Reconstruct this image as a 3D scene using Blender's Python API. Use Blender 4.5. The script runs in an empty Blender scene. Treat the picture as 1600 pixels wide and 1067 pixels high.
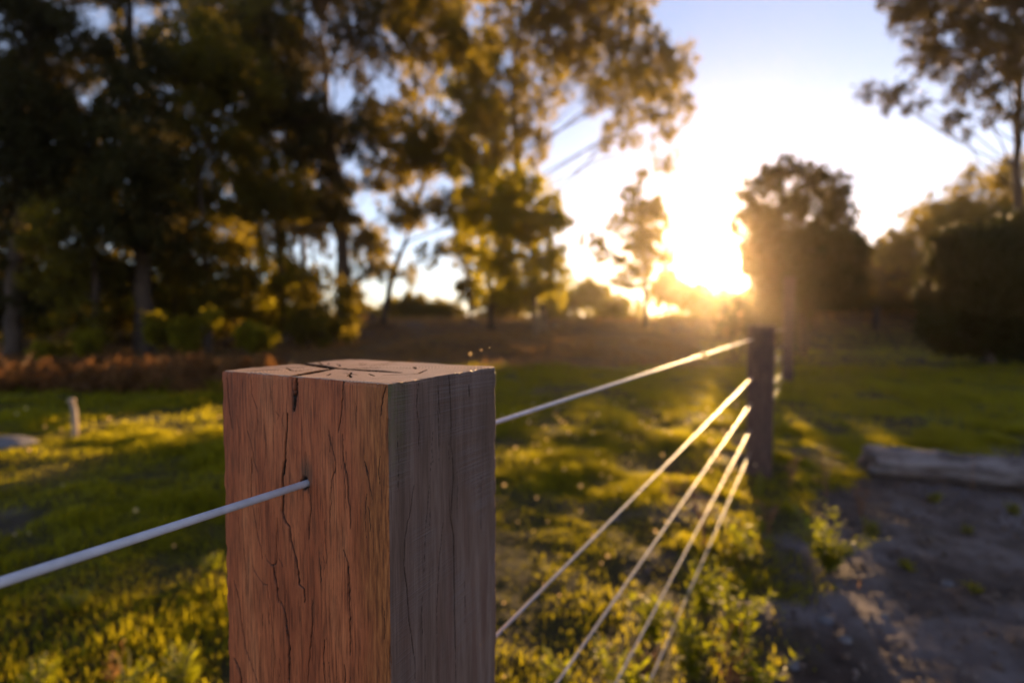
import bpy, math, random
import numpy as np
from mathutils import Vector
random.seed(7); RNG = np.random.default_rng(11)
S = bpy.context.scene
R = math.radians

# ------------------------------------------------------------ camera
F = 760.0; HOR = 502.0; CAMH = 1.2
PITCH = math.atan((533.5 - HOR) / F)
cam_d = bpy.data.cameras.new('camera'); cam = bpy.data.objects.new('camera', cam_d)
S.collection.objects.link(cam); S.camera = cam
cam.location = (0, 0, CAMH); cam.rotation_euler = (R(90) - PITCH, 0, 0)
cam_d.sensor_width = 36; cam_d.lens = 36 * F / 1600
cam_d.clip_start = 0.02; cam_d.clip_end = 2000
cam_d.dof.use_dof = True; cam_d.dof.focus_distance = 0.375; cam_d.dof.aperture_fstop = 2.9
cam_d.dof.aperture_blades = 0

# ------------------------------------------------------------ sky, sun, exposure
SUN_AZ = math.atan2(1112 - 800, F)          # to the right of +Y
SUN_EL = R(6.3)
W = bpy.data.worlds.new('World'); S.world = W; W.use_nodes = True
wn = W.node_tree; wn.nodes.clear()
o_ = wn.nodes.new('ShaderNodeOutputWorld'); b_ = wn.nodes.new('ShaderNodeBackground')
sk = wn.nodes.new('ShaderNodeTexSky'); sk.sky_type = 'NISHITA'; sk.sun_disc = False
sk.sun_elevation = SUN_EL; sk.sun_rotation = SUN_AZ
sk.air_density = 1.0; sk.dust_density = .06; sk.ozone_density = 3.5
b_.inputs['Strength'].default_value = 0.096
hs = wn.nodes.new('ShaderNodeHueSaturation'); hs.inputs['Saturation'].default_value = .68
wn.links.new(sk.outputs[0], hs.inputs['Color'])
tn = wn.nodes.new('ShaderNodeVectorMath'); tn.operation = 'MULTIPLY'; tn.inputs[1].default_value = (1.14, 1.0, 1.02)   # white balance of the air
wn.links.new(hs.outputs[0], tn.inputs[0]); wn.links.new(tn.outputs[0], b_.inputs['Color'])
# the sun's own disc and the bright ring of air round it, by direction
tc = wn.nodes.new('ShaderNodeTexCoord'); dp = wn.nodes.new('ShaderNodeVectorMath'); dp.operation = 'DOT_PRODUCT'
sd = Vector((math.sin(SUN_AZ) * math.cos(SUN_EL), math.cos(SUN_AZ) * math.cos(SUN_EL), math.sin(SUN_EL)))
wn.links.new(tc.outputs['Generated'], dp.inputs[0]); dp.inputs[1].default_value = sd
mr = wn.nodes.new('ShaderNodeMapRange'); mr.interpolation_type = 'SMOOTHSTEP'
mr.inputs['From Min'].default_value = math.cos(R(2.7)); mr.inputs['From Max'].default_value = math.cos(R(0.8))
mr.inputs['To Max'].default_value = 8.0
wn.links.new(dp.outputs['Value'], mr.inputs['Value'])
b2 = wn.nodes.new('ShaderNodeBackground'); b2.inputs['Color'].default_value = (1, .80, .48, 1)
wn.links.new(mr.outputs[0], b2.inputs['Strength'])
ad = wn.nodes.new('ShaderNodeAddShader')
wn.links.new(b_.outputs[0], ad.inputs[0]); wn.links.new(b2.outputs[0], ad.inputs[1]); wn.links.new(ad.outputs[0], o_.inputs['Surface'])

sun_d = bpy.data.lights.new('sun', 'SUN'); sun = bpy.data.objects.new('sun', sun_d); S.collection.objects.link(sun)
sun_d.energy = 5.0; sun_d.angle = R(0.55); sun_d.color = (1.0, 0.62, 0.28)
sun.rotation_euler = (-sd).to_track_quat('-Z', 'Y').to_euler()
S.view_settings.view_transform = 'Standard'; S.view_settings.look = 'None'
S.view_settings.exposure = 1.9; S.view_settings.gamma = 1
S.cycles.max_bounces = 6; S.cycles.diffuse_bounces = 3; S.cycles.glossy_bounces = 3
S.cycles.transmission_bounces = 4; S.cycles.volume_bounces = 1; S.cycles.sample_clamp_indirect = 6
S.cycles.sample_clamp_direct = 60
try: S.cycles.use_denoising = True
except Exception: pass

# ------------------------------------------------------------ helpers
def link(o, parent=None):
    S.collection.objects.link(o)
    if parent: o.parent = parent
    return o
def tag(o, label=None, cat=None, group=None, kind=None):
    if label: o['label'] = label
    if cat: o['category'] = cat
    if group: o['group'] = group
    if kind: o['kind'] = kind
    return o
def empty(name, loc, label, cat, group=None):
    e = bpy.data.objects.new(name, None); link(e); e.location = loc; e.empty_display_size = .1
    return tag(e, label, cat, group)
def ray(px, py):
    a = (px - 800) / F; b = (533.5 - py) / F
    return Vector((a, math.cos(PITCH) + b * math.sin(PITCH), -math.sin(PITCH) + b * math.cos(PITCH)))
def P(px, py, y):
    d = ray(px, py); return Vector((0, 0, CAMH)) + d * (y / d.y)
def G(px, py, z=0.0):
    d = ray(px, py); return Vector((0, 0, CAMH)) + d * ((z - CAMH) / d.z)
def mesh_np(name, V, faces, mats, parent=None, smooth=False, origin=None, mat_idx=None):
    """faces: int array (n,k); V in world metres; origin: object location"""
    V = np.asarray(V, dtype=np.float32).reshape(-1, 3)
    if origin is not None: V = V - np.array(origin, dtype=np.float32)
    faces = np.asarray(faces, dtype=np.int32); n, k = faces.shape
    me = bpy.data.meshes.new(name)
    me.vertices.add(len(V)); me.vertices.foreach_set('co', V.ravel())
    me.loops.add(n * k); me.loops.foreach_set('vertex_index', faces.ravel())
    me.polygons.add(n); me.polygons.foreach_set('loop_start', np.arange(0, n * k, k, dtype=np.int32))
    try: me.polygons.foreach_set('loop_total', np.full(n, k, dtype=np.int32))
    except Exception: pass
    if mat_idx is not None: me.polygons.foreach_set('material_index', np.asarray(mat_idx, dtype=np.int32))
    me.polygons.foreach_set('use_smooth', np.full(n, smooth, dtype=bool))
    me.update(calc_edges=True)
    for m in (mats if isinstance(mats, (list, tuple)) else [mats]): me.materials.append(m)
    o = bpy.data.objects.new(name, me); link(o, parent)
    if origin is not None and parent is None: o.location = origin
    return o
def fattr(o, name, arr):
    a = o.data.attributes.new(name, 'FLOAT', 'POINT'); a.data.foreach_set('value', np.asarray(arr, dtype=np.float32))

def _hash(ix, iy, s):
    h = (ix.astype(np.int64) * 374761393 + iy.astype(np.int64) * 668265263 + s * 982451653) & 0xffffffff
    h = ((h ^ (h >> 13)) * 1274126177) & 0xffffffff
    return ((h ^ (h >> 16)) & 0xffff) / 65535.0
def vnoise(x, y, s=0):
    x = np.asarray(x, dtype=float); y = np.asarray(y, dtype=float)
    ix = np.floor(x); iy = np.floor(y); fx = x - ix; fy = y - iy
    fx = fx * fx * (3 - 2 * fx); fy = fy * fy * (3 - 2 * fy)
    a = _hash(ix, iy, s); b = _hash(ix + 1, iy, s); c = _hash(ix, iy + 1, s); d = _hash(ix + 1, iy + 1, s)
    return (a * (1 - fx) + b * fx) * (1 - fy) + (c * (1 - fx) + d * fx) * fy
def fbm(x, y, s=0, o=4):
    r = 0; a = .5; t = 0
    for i in range(o):
        r = r + a * vnoise(x * 2 ** i, y * 2 ** i, s + i * 17); t += a; a *= .5
    return r / t
def sstep(a, b, x): t = np.clip((x - a) / (b - a), 0, 1); return t * t * (3 - 2 * t)

class Tubes:
    def __init__(s): s.V = []; s.Fc = []; s.n = 0
    def add(s, pts, rads, k=6, cap=True):
        pts = [Vector(p) for p in pts]; n = len(pts); ring = []
        up = Vector((0.13, .31, .94))
        for i, p in enumerate(pts):
            t = (pts[min(i + 1, n - 1)] - pts[max(i - 1, 0)])
            if t.length < 1e-9: t = Vector((0, 0, 1))
            t.normalize()
            u = t.cross(up if abs(t.dot(up)) < .95 else Vector((1, 0, 0))).normalized(); w = t.cross(u)
            for j in range(k):
                a = 2 * math.pi * j / k
                ring.append(p + (u * math.cos(a) + w * math.sin(a)) * rads[i])
        b = s.n; s.V += [tuple(v) for v in ring]; s.n += len(ring)
        for i in range(n - 1):
            for j in range(k):
                j2 = (j + 1) % k
                s.Fc.append((b + i * k + j, b + i * k + j2, b + (i + 1) * k + j2, b + (i + 1) * k + j))
        if cap:
            for i in (0, n - 1):
                c = s.n; s.V.append(tuple(pts[i])); s.n += 1
                for j in range(k):
                    j2 = (j + 1) % k
                    q = (b + i * k + j, b + i * k + j2)
                    s.Fc.append((c, q[1], q[0], c) if i == 0 else (c, q[0], q[1], c))
    def build(s, name, mat, parent=None, smooth=True, origin=None):
        V = np.array(s.V); me = bpy.data.meshes.new(name)
        if origin is not None: V = V - np.array(origin)
        fs = [f if f[0] != f[3] else f[:3] for f in s.Fc]
        me.from_pydata([tuple(v) for v in V], [], fs); me.materials.append(mat)
        me.polygons.foreach_set('use_smooth', [smooth] * len(me.polygons)); me.update()
        o = bpy.data.objects.new(name, me); link(o, parent)
        if origin is not None and parent is None: o.location = origin
        return o
def bez(a, b, c, n):
    return [a * (1 - t) ** 2 + b * 2 * t * (1 - t) + c * t * t for t in [i / (n - 1) for i in range(n)]]
def leaf_mesh(C, D, Wd, L, Wi):
    """rhombic leaves: centre bases C, unit directions D, unit side Wd, lengths, widths"""
    m = C + D * (L * .45)[:, None]; t = C + D * L[:, None]
    nrm = np.cross(D, Wd) * (L * .08)[:, None]
    V = np.stack([C, m + Wd * (Wi * .5)[:, None] + nrm, t, m - Wd * (Wi * .5)[:, None] + nrm], 1).reshape(-1, 3)
    n = len(C); Fq = np.arange(n * 4).reshape(n, 4)
    return V, Fq
def unit(a): return a / (np.linalg.norm(a, axis=1, keepdims=True) + 1e-9)

# ------------------------------------------------------------ materials
def new_mat(name):
    m = bpy.data.materials.new(name); m.use_nodes = True; nt = m.node_tree; nt.nodes.clear()
    out = nt.nodes.new('ShaderNodeOutputMaterial'); return m, nt, out
def N(nt, t, **kw):
    n = nt.nodes.new(t)
    for k, v in kw.items():
        if k in n.inputs: n.inputs[k].default_value = v
        else: setattr(n, k, v)
    return n
def ramp(nt, src, stops):
    r = nt.nodes.new('ShaderNodeValToRGB'); e = r.color_ramp.elements
    while len(e) > 1: e.remove(e[-1])
    e[0].position = stops[0][0]; e[0].color = (*stops[0][1], 1)
    for p, c in stops[1:]:
        x = e.new(p); x.color = (*c, 1)
    nt.links.new(src, r.inputs[0]); return r.outputs[0]
def noise(nt, scale=5., detail=4., rough=.5, vec=None, sc=None, coord='Object'):
    t = N(nt, 'ShaderNodeTexNoise'); t.inputs['Scale'].default_value = scale; t.inputs['Detail'].default_value = detail
    t.inputs['Roughness'].default_value = rough
    if vec is None:
        c = N(nt, 'ShaderNodeTexCoord'); vec = c.outputs[coord]
    if sc:
        mp = N(nt, 'ShaderNodeMapping'); mp.inputs['Scale'].default_value = sc; nt.links.new(vec, mp.inputs[0]); vec = mp.outputs[0]
    nt.links.new(vec, t.inputs['Vector']); return t.outputs['Fac']
def mixc(nt, f, a, b, mode='MIX'):
    m = nt.nodes.new('ShaderNodeMix'); m.data_type = 'RGBA'; m.blend_type = mode
    if isinstance(f, float): m.inputs['Factor'].default_value = f
    else: nt.links.new(f, m.inputs['Factor'])
    for s_, v in (('A', a), ('B', b)):
        i = [q for q in m.inputs if q.name == s_ and q.type == 'RGBA'][0]
        if isinstance(v, tuple): i.default_value = (*v, 1)
        else: nt.links.new(v, i)
    return [q for q in m.outputs if q.type == 'RGBA'][0]
def mathn(nt, op, a, b=None, clamp=False):
    m = nt.nodes.new('ShaderNodeMath'); m.operation = op; m.use_clamp = clamp
    for i, v in enumerate((a, b)):
        if v is None: continue
        if isinstance(v, (int, float)): m.inputs[i].default_value = v
        else: nt.links.new(v, m.inputs[i])
    return m.outputs[0]
def leaf_mat(name, dark, light, trans, tw=.5, scale=.8, gloss=.1):
    m, nt, out = new_mat(name)
    f = noise(nt, scale, 3, .6, coord='Object')
    f2 = noise(nt, scale * 9, 2, .6, coord='Object')
    f = mathn(nt, 'ADD', mathn(nt, 'MULTIPLY', f, .6), mathn(nt, 'MULTIPLY', f2, .4))
    c = ramp(nt, f, [(.32, dark), (.68, light)])
    ct = ramp(nt, f, [(.32, tuple(x * .7 for x in trans)), (.68, trans)])
    d = N(nt, 'ShaderNodeBsdfPrincipled'); d.inputs['Roughness'].default_value = .5
    d.inputs['Specular IOR Level'].default_value = gloss
    nt.links.new(c, d.inputs['Base Color'])
    t = N(nt, 'ShaderNodeBsdfTranslucent'); nt.links.new(ct, t.inputs['Color'])
    mx = N(nt, 'ShaderNodeMixShader'); mx.inputs[0].default_value = tw
    nt.links.new(d.outputs[0], mx.inputs[1]); nt.links.new(t.outputs[0], mx.inputs[2])
    nt.links.new(mx.outputs[0], out.inputs['Surface']); return m
def rough_mat(name, stops, scale=6., sc=None, rough=.8, bump=.4, bscale=30., spec=.3, dist=.01):
    m, nt, out = new_mat(name)
    p = N(nt, 'ShaderNodeBsdfPrincipled'); p.inputs['Roughness'].default_value = rough
    p.inputs['Specular IOR Level'].default_value = spec
    nt.links.new(ramp(nt, noise(nt, scale, 6, .6, sc=sc), stops), p.inputs['Base Color'])
    if bump:
        b = N(nt, 'ShaderNodeBump'); b.inputs['Strength'].default_value = bump; b.inputs['Distance'].default_value = dist
        nt.links.new(noise(nt, bscale, 5, .6, sc=sc), b.inputs['Height']); nt.links.new(b.outputs[0], p.inputs['Normal'])
    nt.links.new(p.outputs[0], out.inputs['Surface']); return m

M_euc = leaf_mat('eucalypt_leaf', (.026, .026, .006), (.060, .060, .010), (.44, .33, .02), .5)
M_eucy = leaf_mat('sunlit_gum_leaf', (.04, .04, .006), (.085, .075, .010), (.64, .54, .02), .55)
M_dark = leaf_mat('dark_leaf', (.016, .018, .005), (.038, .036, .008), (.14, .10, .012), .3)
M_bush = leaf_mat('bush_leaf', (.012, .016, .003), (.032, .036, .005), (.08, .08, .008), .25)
M_grass = leaf_mat('grass_blade', (.018, .026, .003), (.042, .048, .005), (.64, .56, .018), .54, 2.2)
M_dry = leaf_mat('dry_grass', (.10, .055, .022), (.21, .12, .05), (.5, .27, .09), .45, 2.)
M_weed = leaf_mat('weed_leaf', (.05, .06, .006), (.11, .12, .01), (.48, .50, .012), .55, 6.)
M_fern = leaf_mat('brown_bracken', (.06, .026, .010), (.17, .08, .03), (.36, .17, .05), .38, 3.)
M_bark = rough_mat('bark', [(.3, (.03, .019, .013)), (.7, (.085, .055, .038))], 4., (1, 1, .25), .85, .6, 14.)
M_barkp = rough_mat('pale_bark', [(.3, (.06, .038, .025)), (.7, (.17, .11, .07))], 3., (1, 1, .3), .7, .4, 12.)
M_stem = rough_mat('dry_stem', [(.3, (.16, .07, .035)), (.7, (.32, .16, .08))], 20., None, .7, 0)
M_gstem = rough_mat('green_stem', [(.3, (.10, .11, .03)), (.7, (.2, .17, .05))], 20., None, .6, 0)

# ------------------------------------------------------------ terrain
DB = [(0.45, 1.15), (.70, 1.61), (1.2, 2.28), (1.8, 3.04), (2.6, 3.7), (3.0, 4.1)]
def dirt_mask(x, y):
    xb = np.interp(y, [p[1] for p in DB], [p[0] for p in DB])
    wob = (fbm(x * 2.3, y * 2.3, 5) - .5) * .7
    m = sstep(-.12, .22, x - xb + wob) * (1 - sstep(3.9, 4.5, y + wob))
    pt = fbm(x * 1.3 + 9, y * 1.3, 8)           # bare patches in the lawn
    return np.clip(m + sstep(.66, .74, pt) * .6 * (y < 14), 0, 1)
def dry_mask(x, y):
    w = (fbm(x * .25, y * .25, 3) - .5) * 5
    left = sstep(8.3, 9.8, y + w * .25) * (1 - sstep(-3.5, -1.5, x + w * .3))
    mid = sstep(11.5, 15, y + w) * sstep(-5, -2, x) * (1 - sstep(.36, .42, x / np.maximum(y, .1)))
    far = sstep(22, 26, y + w * .5)
    return np.clip(np.maximum(np.maximum(left, mid), far), 0, 1)
def gh(x, y):
    x = np.asarray(x, float); y = np.asarray(y, float)
    d = np.hypot(x, y)
    near = 1 - sstep(12, 30, d)
    h = (fbm(x * .9, y * .9, 1, 3) - .5) * .13 * (1 - dirt_mask(x, y) * .6) + (fbm(x * 4, y * 4, 2) - .5) * .06 * near + (fbm(x * 13, y * 13, 6, 3) - .5) * .035 * dirt_mask(x, y) * (d < 7)
    az = x / np.maximum(y, .5)
    right = sstep(.41, .53, az) * (y > 3)
    bank = sstep(20, 29, y)
    h = h * (1 - .5 * bank) + bank * (1.15 + .8 * right) + (fbm(x * .12, y * .12, 4) - .5) * .5 * bank
    mound = np.exp(-((x + 1) / 5.5) ** 2 - ((y - 20) / 3.2) ** 2) * .55
    return h + mound + np.maximum(y - 60, 0) * .004
def gz(x, y): return float(gh(np.array([x]), np.array([y]))[0])
def ground():
    u = np.linspace(-1, 1, 620); xs = np.sinh(u * 6.0) / math.sinh(6.0) * 170
    v = np.linspace(0, 1, 640); ys = -6 + 7.0 * v / .1 * (v < .1) + (v >= .1) * 0
    a = np.linspace(-5, .9, 30, endpoint=False); b = .9 * np.power(190 / .9, np.linspace(0, 1, 640))
    ys = np.concatenate([a, b])
    X, Y = np.meshgrid(xs, ys); Z = gh(X, Y)
    nx, ny = len(xs), len(ys)
    V = np.stack([X, Y, Z], -1).reshape(-1, 3)
    i = (np.arange(ny - 1)[:, None] * nx + np.arange(nx - 1)[None]).ravel()
    Fq = np.stack([i, i + 1, i + nx + 1, i + nx], 1)
    m, nt, out = new_mat('ground')
    at = N(nt, 'ShaderNodeAttribute'); at.attribute_name = 'dirt'; at2 = N(nt, 'ShaderNodeAttribute'); at2.attribute_name = 'dry'
    tcn = N(nt, 'ShaderNodeTexCoord')
    turf = ramp(nt, noise(nt, 3.5, 8, .65), [(.3, (.020, .016, .005)), (.55, (.040, .032, .008)), (.75, (.075, .042, .014))])
    soil = ramp(nt, noise(nt, 2.2, 10, .68), [(.28, (.024, .015, .011)), (.5, (.075, .053, .044)), (.72, (.16, .122, .108))])
    pale = ramp(nt, noise(nt, 1.1, 4, .6), [(.45, (0, 0, 0)), (.68, (1, 1, 1))])
    soil = mixc(nt, pale, soil, (.165, .138, .142))
    dry = ramp(nt, noise(nt, 1.5, 8, .65), [(.3, (.045, .021, .010)), (.7, (.11, .058, .026))])
    c = mixc(nt, at2.outputs['Fac'], turf, dry); c = mixc(nt, at.outputs['Fac'], c, soil)
    p = N(nt, 'ShaderNodeBsdfPrincipled'); p.inputs['Roughness'].default_value = .9; p.inputs['Specular IOR Level'].default_value = .2
    nt.links.new(c, p.inputs['Base Color'])
    bp = N(nt, 'ShaderNodeBump'); bp.inputs['Strength'].default_value = .9; bp.inputs['Distance'].default_value = .05
    nt.links.new(noise(nt, 9, 9, .62), bp.inputs['Height']); nt.links.new(bp.outputs[0], p.inputs['Normal'])
    nt.links.new(p.outputs[0], out.inputs['Surface'])
    o = mesh_np('ground', V, Fq, m, smooth=True)
    fattr(o, 'dirt', dirt_mask(X, Y).ravel()); fattr(o, 'dry', dry_mask(X, Y).ravel())
    tag(o, kind='structure', label='uneven paddock of short grass with bare grey dirt at the right')
ground()

# ------------------------------------------------------------ grass
def blades(n, y0, y1, hmin, hmax, wid, keep, spread=1.35):
    y = y0 + (y1 - y0) * np.sqrt(RNG.random(n) * (1 - (y0 / y1) ** 2) + (y0 / y1) ** 2) if False else np.sqrt(y0 ** 2 + RNG.random(n) * (y1 ** 2 - y0 ** 2))
    x = (RNG.random(n) * 2 - 1) * spread * (y + .6)
    k = keep(x, y) > RNG.random(n); x = x[k]; y = y[k]; n = len(x)
    clump = fbm(x * 3.1, y * 3.1, 21, 3); big = fbm(x * .8, y * .8, 22, 2)
    h = (hmin + (hmax - hmin) * np.clip((clump - .3) * 2.2, 0, 1) * np.clip(big * 1.9 - .3, .2, 1.2)) * (.6 + .8 * RNG.random(n))
    a = RNG.random(n) * 2 * math.pi; lean = RNG.random(n) ** 1.5 * .9
    dx, dy = np.cos(a), np.sin(a); sx, sy = -dy, dx
    ww = wid * (.6 + .8 * RNG.random(n)) * .5
    z = gh(x, y) - .01
    B = np.stack([x, y, z], 1); Sd = np.stack([sx, sy, 0 * sx], 1) * ww[:, None]
    Mi = B + np.stack([dx * h * lean * .3, dy * h * lean * .3, h * .6], 1)
    T = B + np.stack([dx * h * lean, dy * h * lean, h * (1 - .35 * lean)], 1)
    V = np.stack([B - Sd, B + Sd, Mi + Sd * .8, Mi - Sd * .8, T], 1).reshape(-1, 3)
    b = np.arange(n) * 5
    Fq = np.stack([b, b + 1, b + 2, b + 3], 1); Ft = np.stack([b + 3, b + 2, b + 4], 1)
    return V, Fq, Ft
def blade_obj(name, sets, mat, label):
    V = []; Q = []; T = []; o = 0
    for v, q, t in sets: V.append(v); Q.append(q + o); T.append(t + o); o += len(v)
    V = np.concatenate(V).astype(np.float32); Q = np.concatenate(Q); T = np.concatenate(T)
    me = bpy.data.meshes.new(name); me.vertices.add(len(V)); me.vertices.foreach_set('co', V.ravel())
    nl = len(Q) * 4 + len(T) * 3
    me.loops.add(nl); me.loops.foreach_set('vertex_index', np.concatenate([Q.ravel(), T.ravel()]).astype(np.int32))
    me.polygons.add(len(Q) + len(T))
    st = np.concatenate([np.arange(len(Q)) * 4, len(Q) * 4 + np.arange(len(T)) * 3]).astype(np.int32)
    me.polygons.foreach_set('loop_start', st)
    me.update(calc_edges=True); me.materials.append(mat)
    ob = bpy.data.objects.new(name, me); link(ob); tag(ob, label, 'grass', kind='stuff'); return ob
gk = lambda x, y: (1 - dirt_mask(x, y)) * (1 - .92 * dry_mask(x, y)) * np.clip((fbm(x * 1.7, y * 1.7, 31, 3) - .30) * 4, .22, 1)
blade_obj('grass', [blades(420000, .8, 5.5, .018, .10, .006, gk), blades(300000, 5.5, 13, .04, .14, .012, gk), blades(90000, 13, 30, .04, .14, .03, gk)],
          M_grass, 'short tufted green grass of the paddock, backlit by the low sun')
dk = lambda x, y: np.clip(dry_mask(x, y) + .035 + .05 * dirt_mask(x, y) * (y > 2), 0, 1) * np.clip((fbm(x * .9, y * .9, 41, 3) - .25) * 3, .1, 1)
blade_obj('dry_grass', [blades(60000, .8, 9, .02, .10, .004, dk), blades(110000, 9, 26, .06, .34, .02, dk), blades(90000, 26, 60, .15, .6, .06, dk)],
          M_dry, 'dry brown grass along the far edge of the paddock')

# ------------------------------------------------------------ fence posts and wires
AX = R(61.5)
LX, LY = .162, .213            # along the fence, across it
A0 = G(606, 600, CAMH - .0476)
LYD = LY
PX = Vector((math.cos(AX), math.sin(AX), 0)); PY = Vector((-math.sin(AX), math.cos(AX), 0))
TOPZ = CAMH - .0476
def to_local(p, org=A0): d = p - org; return Vector((d.dot(PX), d.dot(PY), p.z))
def hit_front(px, py):     # plane local x = 0
    d = ray(px, py); c = Vector((0, 0, CAMH)); t = (A0 - c).dot(PX) / d.dot(PX); return to_local(c + d * t)
def hit_side(px, py):      # plane local y = 0
    d = ray(px, py); c = Vector((0, 0, CAMH)); t = (A0 - c).dot(PY) / d.dot(PY); return to_local(c + d * t)
def hit_top(px, py):
    return to_local(G(px, py, TOPZ))
def Fz(ox, oy, k): return lambda pts: [hit_front(ox + x / k, oy + y / k) for x, y in pts]
f1 = Fz(340, 550, 1572 / 280); f2 = Fz(340, 720, 1572 / 280); f3 = Fz(340, 880, 1598 / 280)
g1 = lambda pts: [hit_side(590 + x / 4.105, 550 + y / 4.105) for x, y in pts]
g2 = lambda pts: [hit_side(590 + x / 3.995, 800 + y / 3.995) for x, y in pts]
t1 = lambda pts: [hit_top(340 + x / 3.636, 550 + y / 3.636) for x, y in pts]
CR = [  # polyline, half width (m), depth (m)
 (f1([(85,230),(95,400),(105,520),(130,680)]), .0006, .002),
 (f1([(165,550),(185,680),(188,850),(190,1060)]), .0004, .0012),
 (f1([(296,240),(300,370),(345,500),(350,620),(345,700)]), .0004, .0014),
 (f1([(262,690),(300,830),(320,960),(355,1060)]), .0005, .0018),
 (f1([(300,920),(303,1067)])+f2([(300,0),(292,180),(296,300),(320,470),(350,650),(380,760),(392,860)]), .0006, .0024),
 (f1([(690,215),(685,330),(675,430),(665,520)]), .0013, .005),
 (f1([(660,230),(655,300),(665,400),(655,520)]), .0004, .0015),
 (f1([(612,540),(608,680),(590,850),(583,1067)])+f2([(583,0),(568,150),(575,300),(568,450),(590,530),(628,580),(640,700),(690,870),(705,1000),(712,1067)])+f3([(715,100),(725,190),(770,230),(775,350)]), .0009, .0035),
 (f1([(505,520),(540,560),(520,600)]), .0003, .001),
 (f1([(1103,235),(1095,380),(1080,560),(1060,700)]), .0006, .0025),
 (f1([(1095,720),(1100,950),(1125,1067)])+f2([(1110,30),(1140,180),(1145,330),(1162,480),(1162,600)]), .0006, .0022),
 (f1([(975,685),(1000,820),(1030,950),(1030,1067)])+f2([(1030,60),(1000,180),(990,400),(982,540)]), .0004, .0015),
 (f1([(1480,300),(1445,420),(1430,560)]), .0005, .0018),
 (f1([(1285,960),(1320,1067)])+f2([(1290,40),(1325,180),(1360,340)]), .0005, .002),
 (f2([(770,200),(800,260),(818,400),(805,560),(800,690)]), .0007, .0025),
 (f2([(522,500),(518,700),(522,870),(505,905),(470,915),(430,870),(418,820)]), .0005, .0022),
 (f2([(485,915),(510,1060)])+f3([(490,20),(520,180),(545,350)]), .0010, .004),
 (f3([(565,345),(600,450),(622,620),(635,750),(635,900),(638,1067)]), .0010, .004),
 (f2([(940,520),(940,720),(960,840),(955,900)]), .0004, .0014),
 (f2([(895,800),(905,1060)])+f3([(920,20),(915,180)]), .0003, .001),
 (f2([(1100,780),(1140,890),(1150,1067)])+f3([(1165,30),(1170,250),(1178,500),(1182,820)]), .0008, .003),
 (f2([(310,920),(350,1010),(390,1067)])+f3([(320,60),(405,185),(440,190),(460,330),(480,500),(500,700),(510,880),(490,1067)]), .0004, .0016),
 (f2([(540,855),(570,930)]), .0004, .0012),
 (f2([(1320,400),(1340,560),(1340,620)]), .0004, .0014),
 (f3([(148,150),(190,330),(215,560),(250,760),(300,900),(355,1067)]), .0008, .003),
 (f3([(148,850),(185,940),(215,1067)]), .0012, .004),
 (f3([(383,650),(380,800),(372,1067)]), .0004, .0015),
 (f3([(845,330),(845,520),(832,680),(812,880),(805,1067)]), .0006, .0025),
 (f3([(955,680),(940,850),(955,1067)]), .0005, .002),
 (f3([(1130,900),(1138,1067)]), .0006, .002),
 (g1([(455,150),(468,300),(472,440),(470,600),(478,650)]), .0006, .003),
 (g1([(478,650),(485,800),(470,1067)])+g2([(475,150),(478,400),(485,800),(490,1067)]), .0007, .0018),
 (g1([(262,200),(250,350),(268,480),(262,640)]), .0004, .0014),
 (g1([(385,210),(400,400)]), .0005, .001),
 (g1([(585,210),(590,290)]), .0007, .0012),
 (g1([(235,850),(205,1060)])+g2([(190,50),(170,180),(165,330),(185,480),(195,660),(215,800),(235,950),(235,1067)]), .0005, .002),
 (g1([(345,700),(330,900)])+g2([(300,100),(290,400)]), .0003, .0008),
 (g2([(410,50),(385,300),(370,600),(375,1067)]), .0004, .0010),
 (g1([(135,780),(130,900)]), .0003, .0008),
 # end grain
 (t1([(440,60),(500,68),(560,76),(660,92),(720,95)]), .0018, .009),
 (t1([(700,94),(800,102),(900,108),(1040,117)]), .0012, .006),
 (t1([(440,134),(520,120),(600,104),(650,96)]), .0015, .008),
 (t1([(690,90),(800,90),(1000,88),(1100,92)]), .0005, .002),
 (t1([(1060,128),(1140,122),(1190,100)]), .0006, .0016),
 (t1([(390,90),(420,105),(480,108)]), .0005, .0015),
 (t1([(1115,84),(1125,96)]), .0008, .0016),
 (t1([(750,130),(757,146)]), .0006, .0016),
 (t1([(860,124),(890,136)]), .0006, .0014),
 (t1([(940,132),(1060,126)]), .0005, .0014),
 (t1([(715,160),(722,178)]), .0006, .002),
]
hole = hit_front(476, 756)
CR.append(([hole + Vector((0, 0, .0035)), hole + Vector((0, 0, -.0035))], .0042, .006))
rr = random.Random(5)
for _ in range(26):         # hairline checks, down the grain
    y = rr.uniform(.006, .194); z = TOPZ - rr.uniform(.0, .26); l = rr.uniform(.012, .05); d = rr.uniform(-.003, .003)
    CR.append(([Vector((0, y, z)), Vector((0, y + d, z - l * .5)), Vector((0, y + d * .4, z - l))], .00028, .0009))
_p = hit_top(520, 576)
for _ in range(22):         # fine checks radiating over the end grain
    a = rr.uniform(0, 6.28); r1 = rr.uniform(.012, .06); r2 = r1 + rr.uniform(.012, .035); w_ = rr.uniform(-.15, .15)
    q = [Vector((_p.x + math.cos(a + k * w_) * (r1 + (r2 - r1) * k / 2), _p.y + math.sin(a + k * w_) * (r1 + (r2 - r1) * k / 2), TOPZ)) for k in range(3)]
    if all(.004 < v.x < LX - .004 and .004 < v.y < LY - .004 for v in q): CR.append((q, .0005, .001))
for _ in range(12):
    x = rr.uniform(.006, .16); z = TOPZ - rr.uniform(.0, .26); l = rr.uniform(.02, .06); d = rr.uniform(-.002, .002)
    CR.append(([Vector((x, 0, z)), Vector((x + d, 0, z - l * .5)), Vector((x, 0, z - l))], .0003, .0007))

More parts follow.
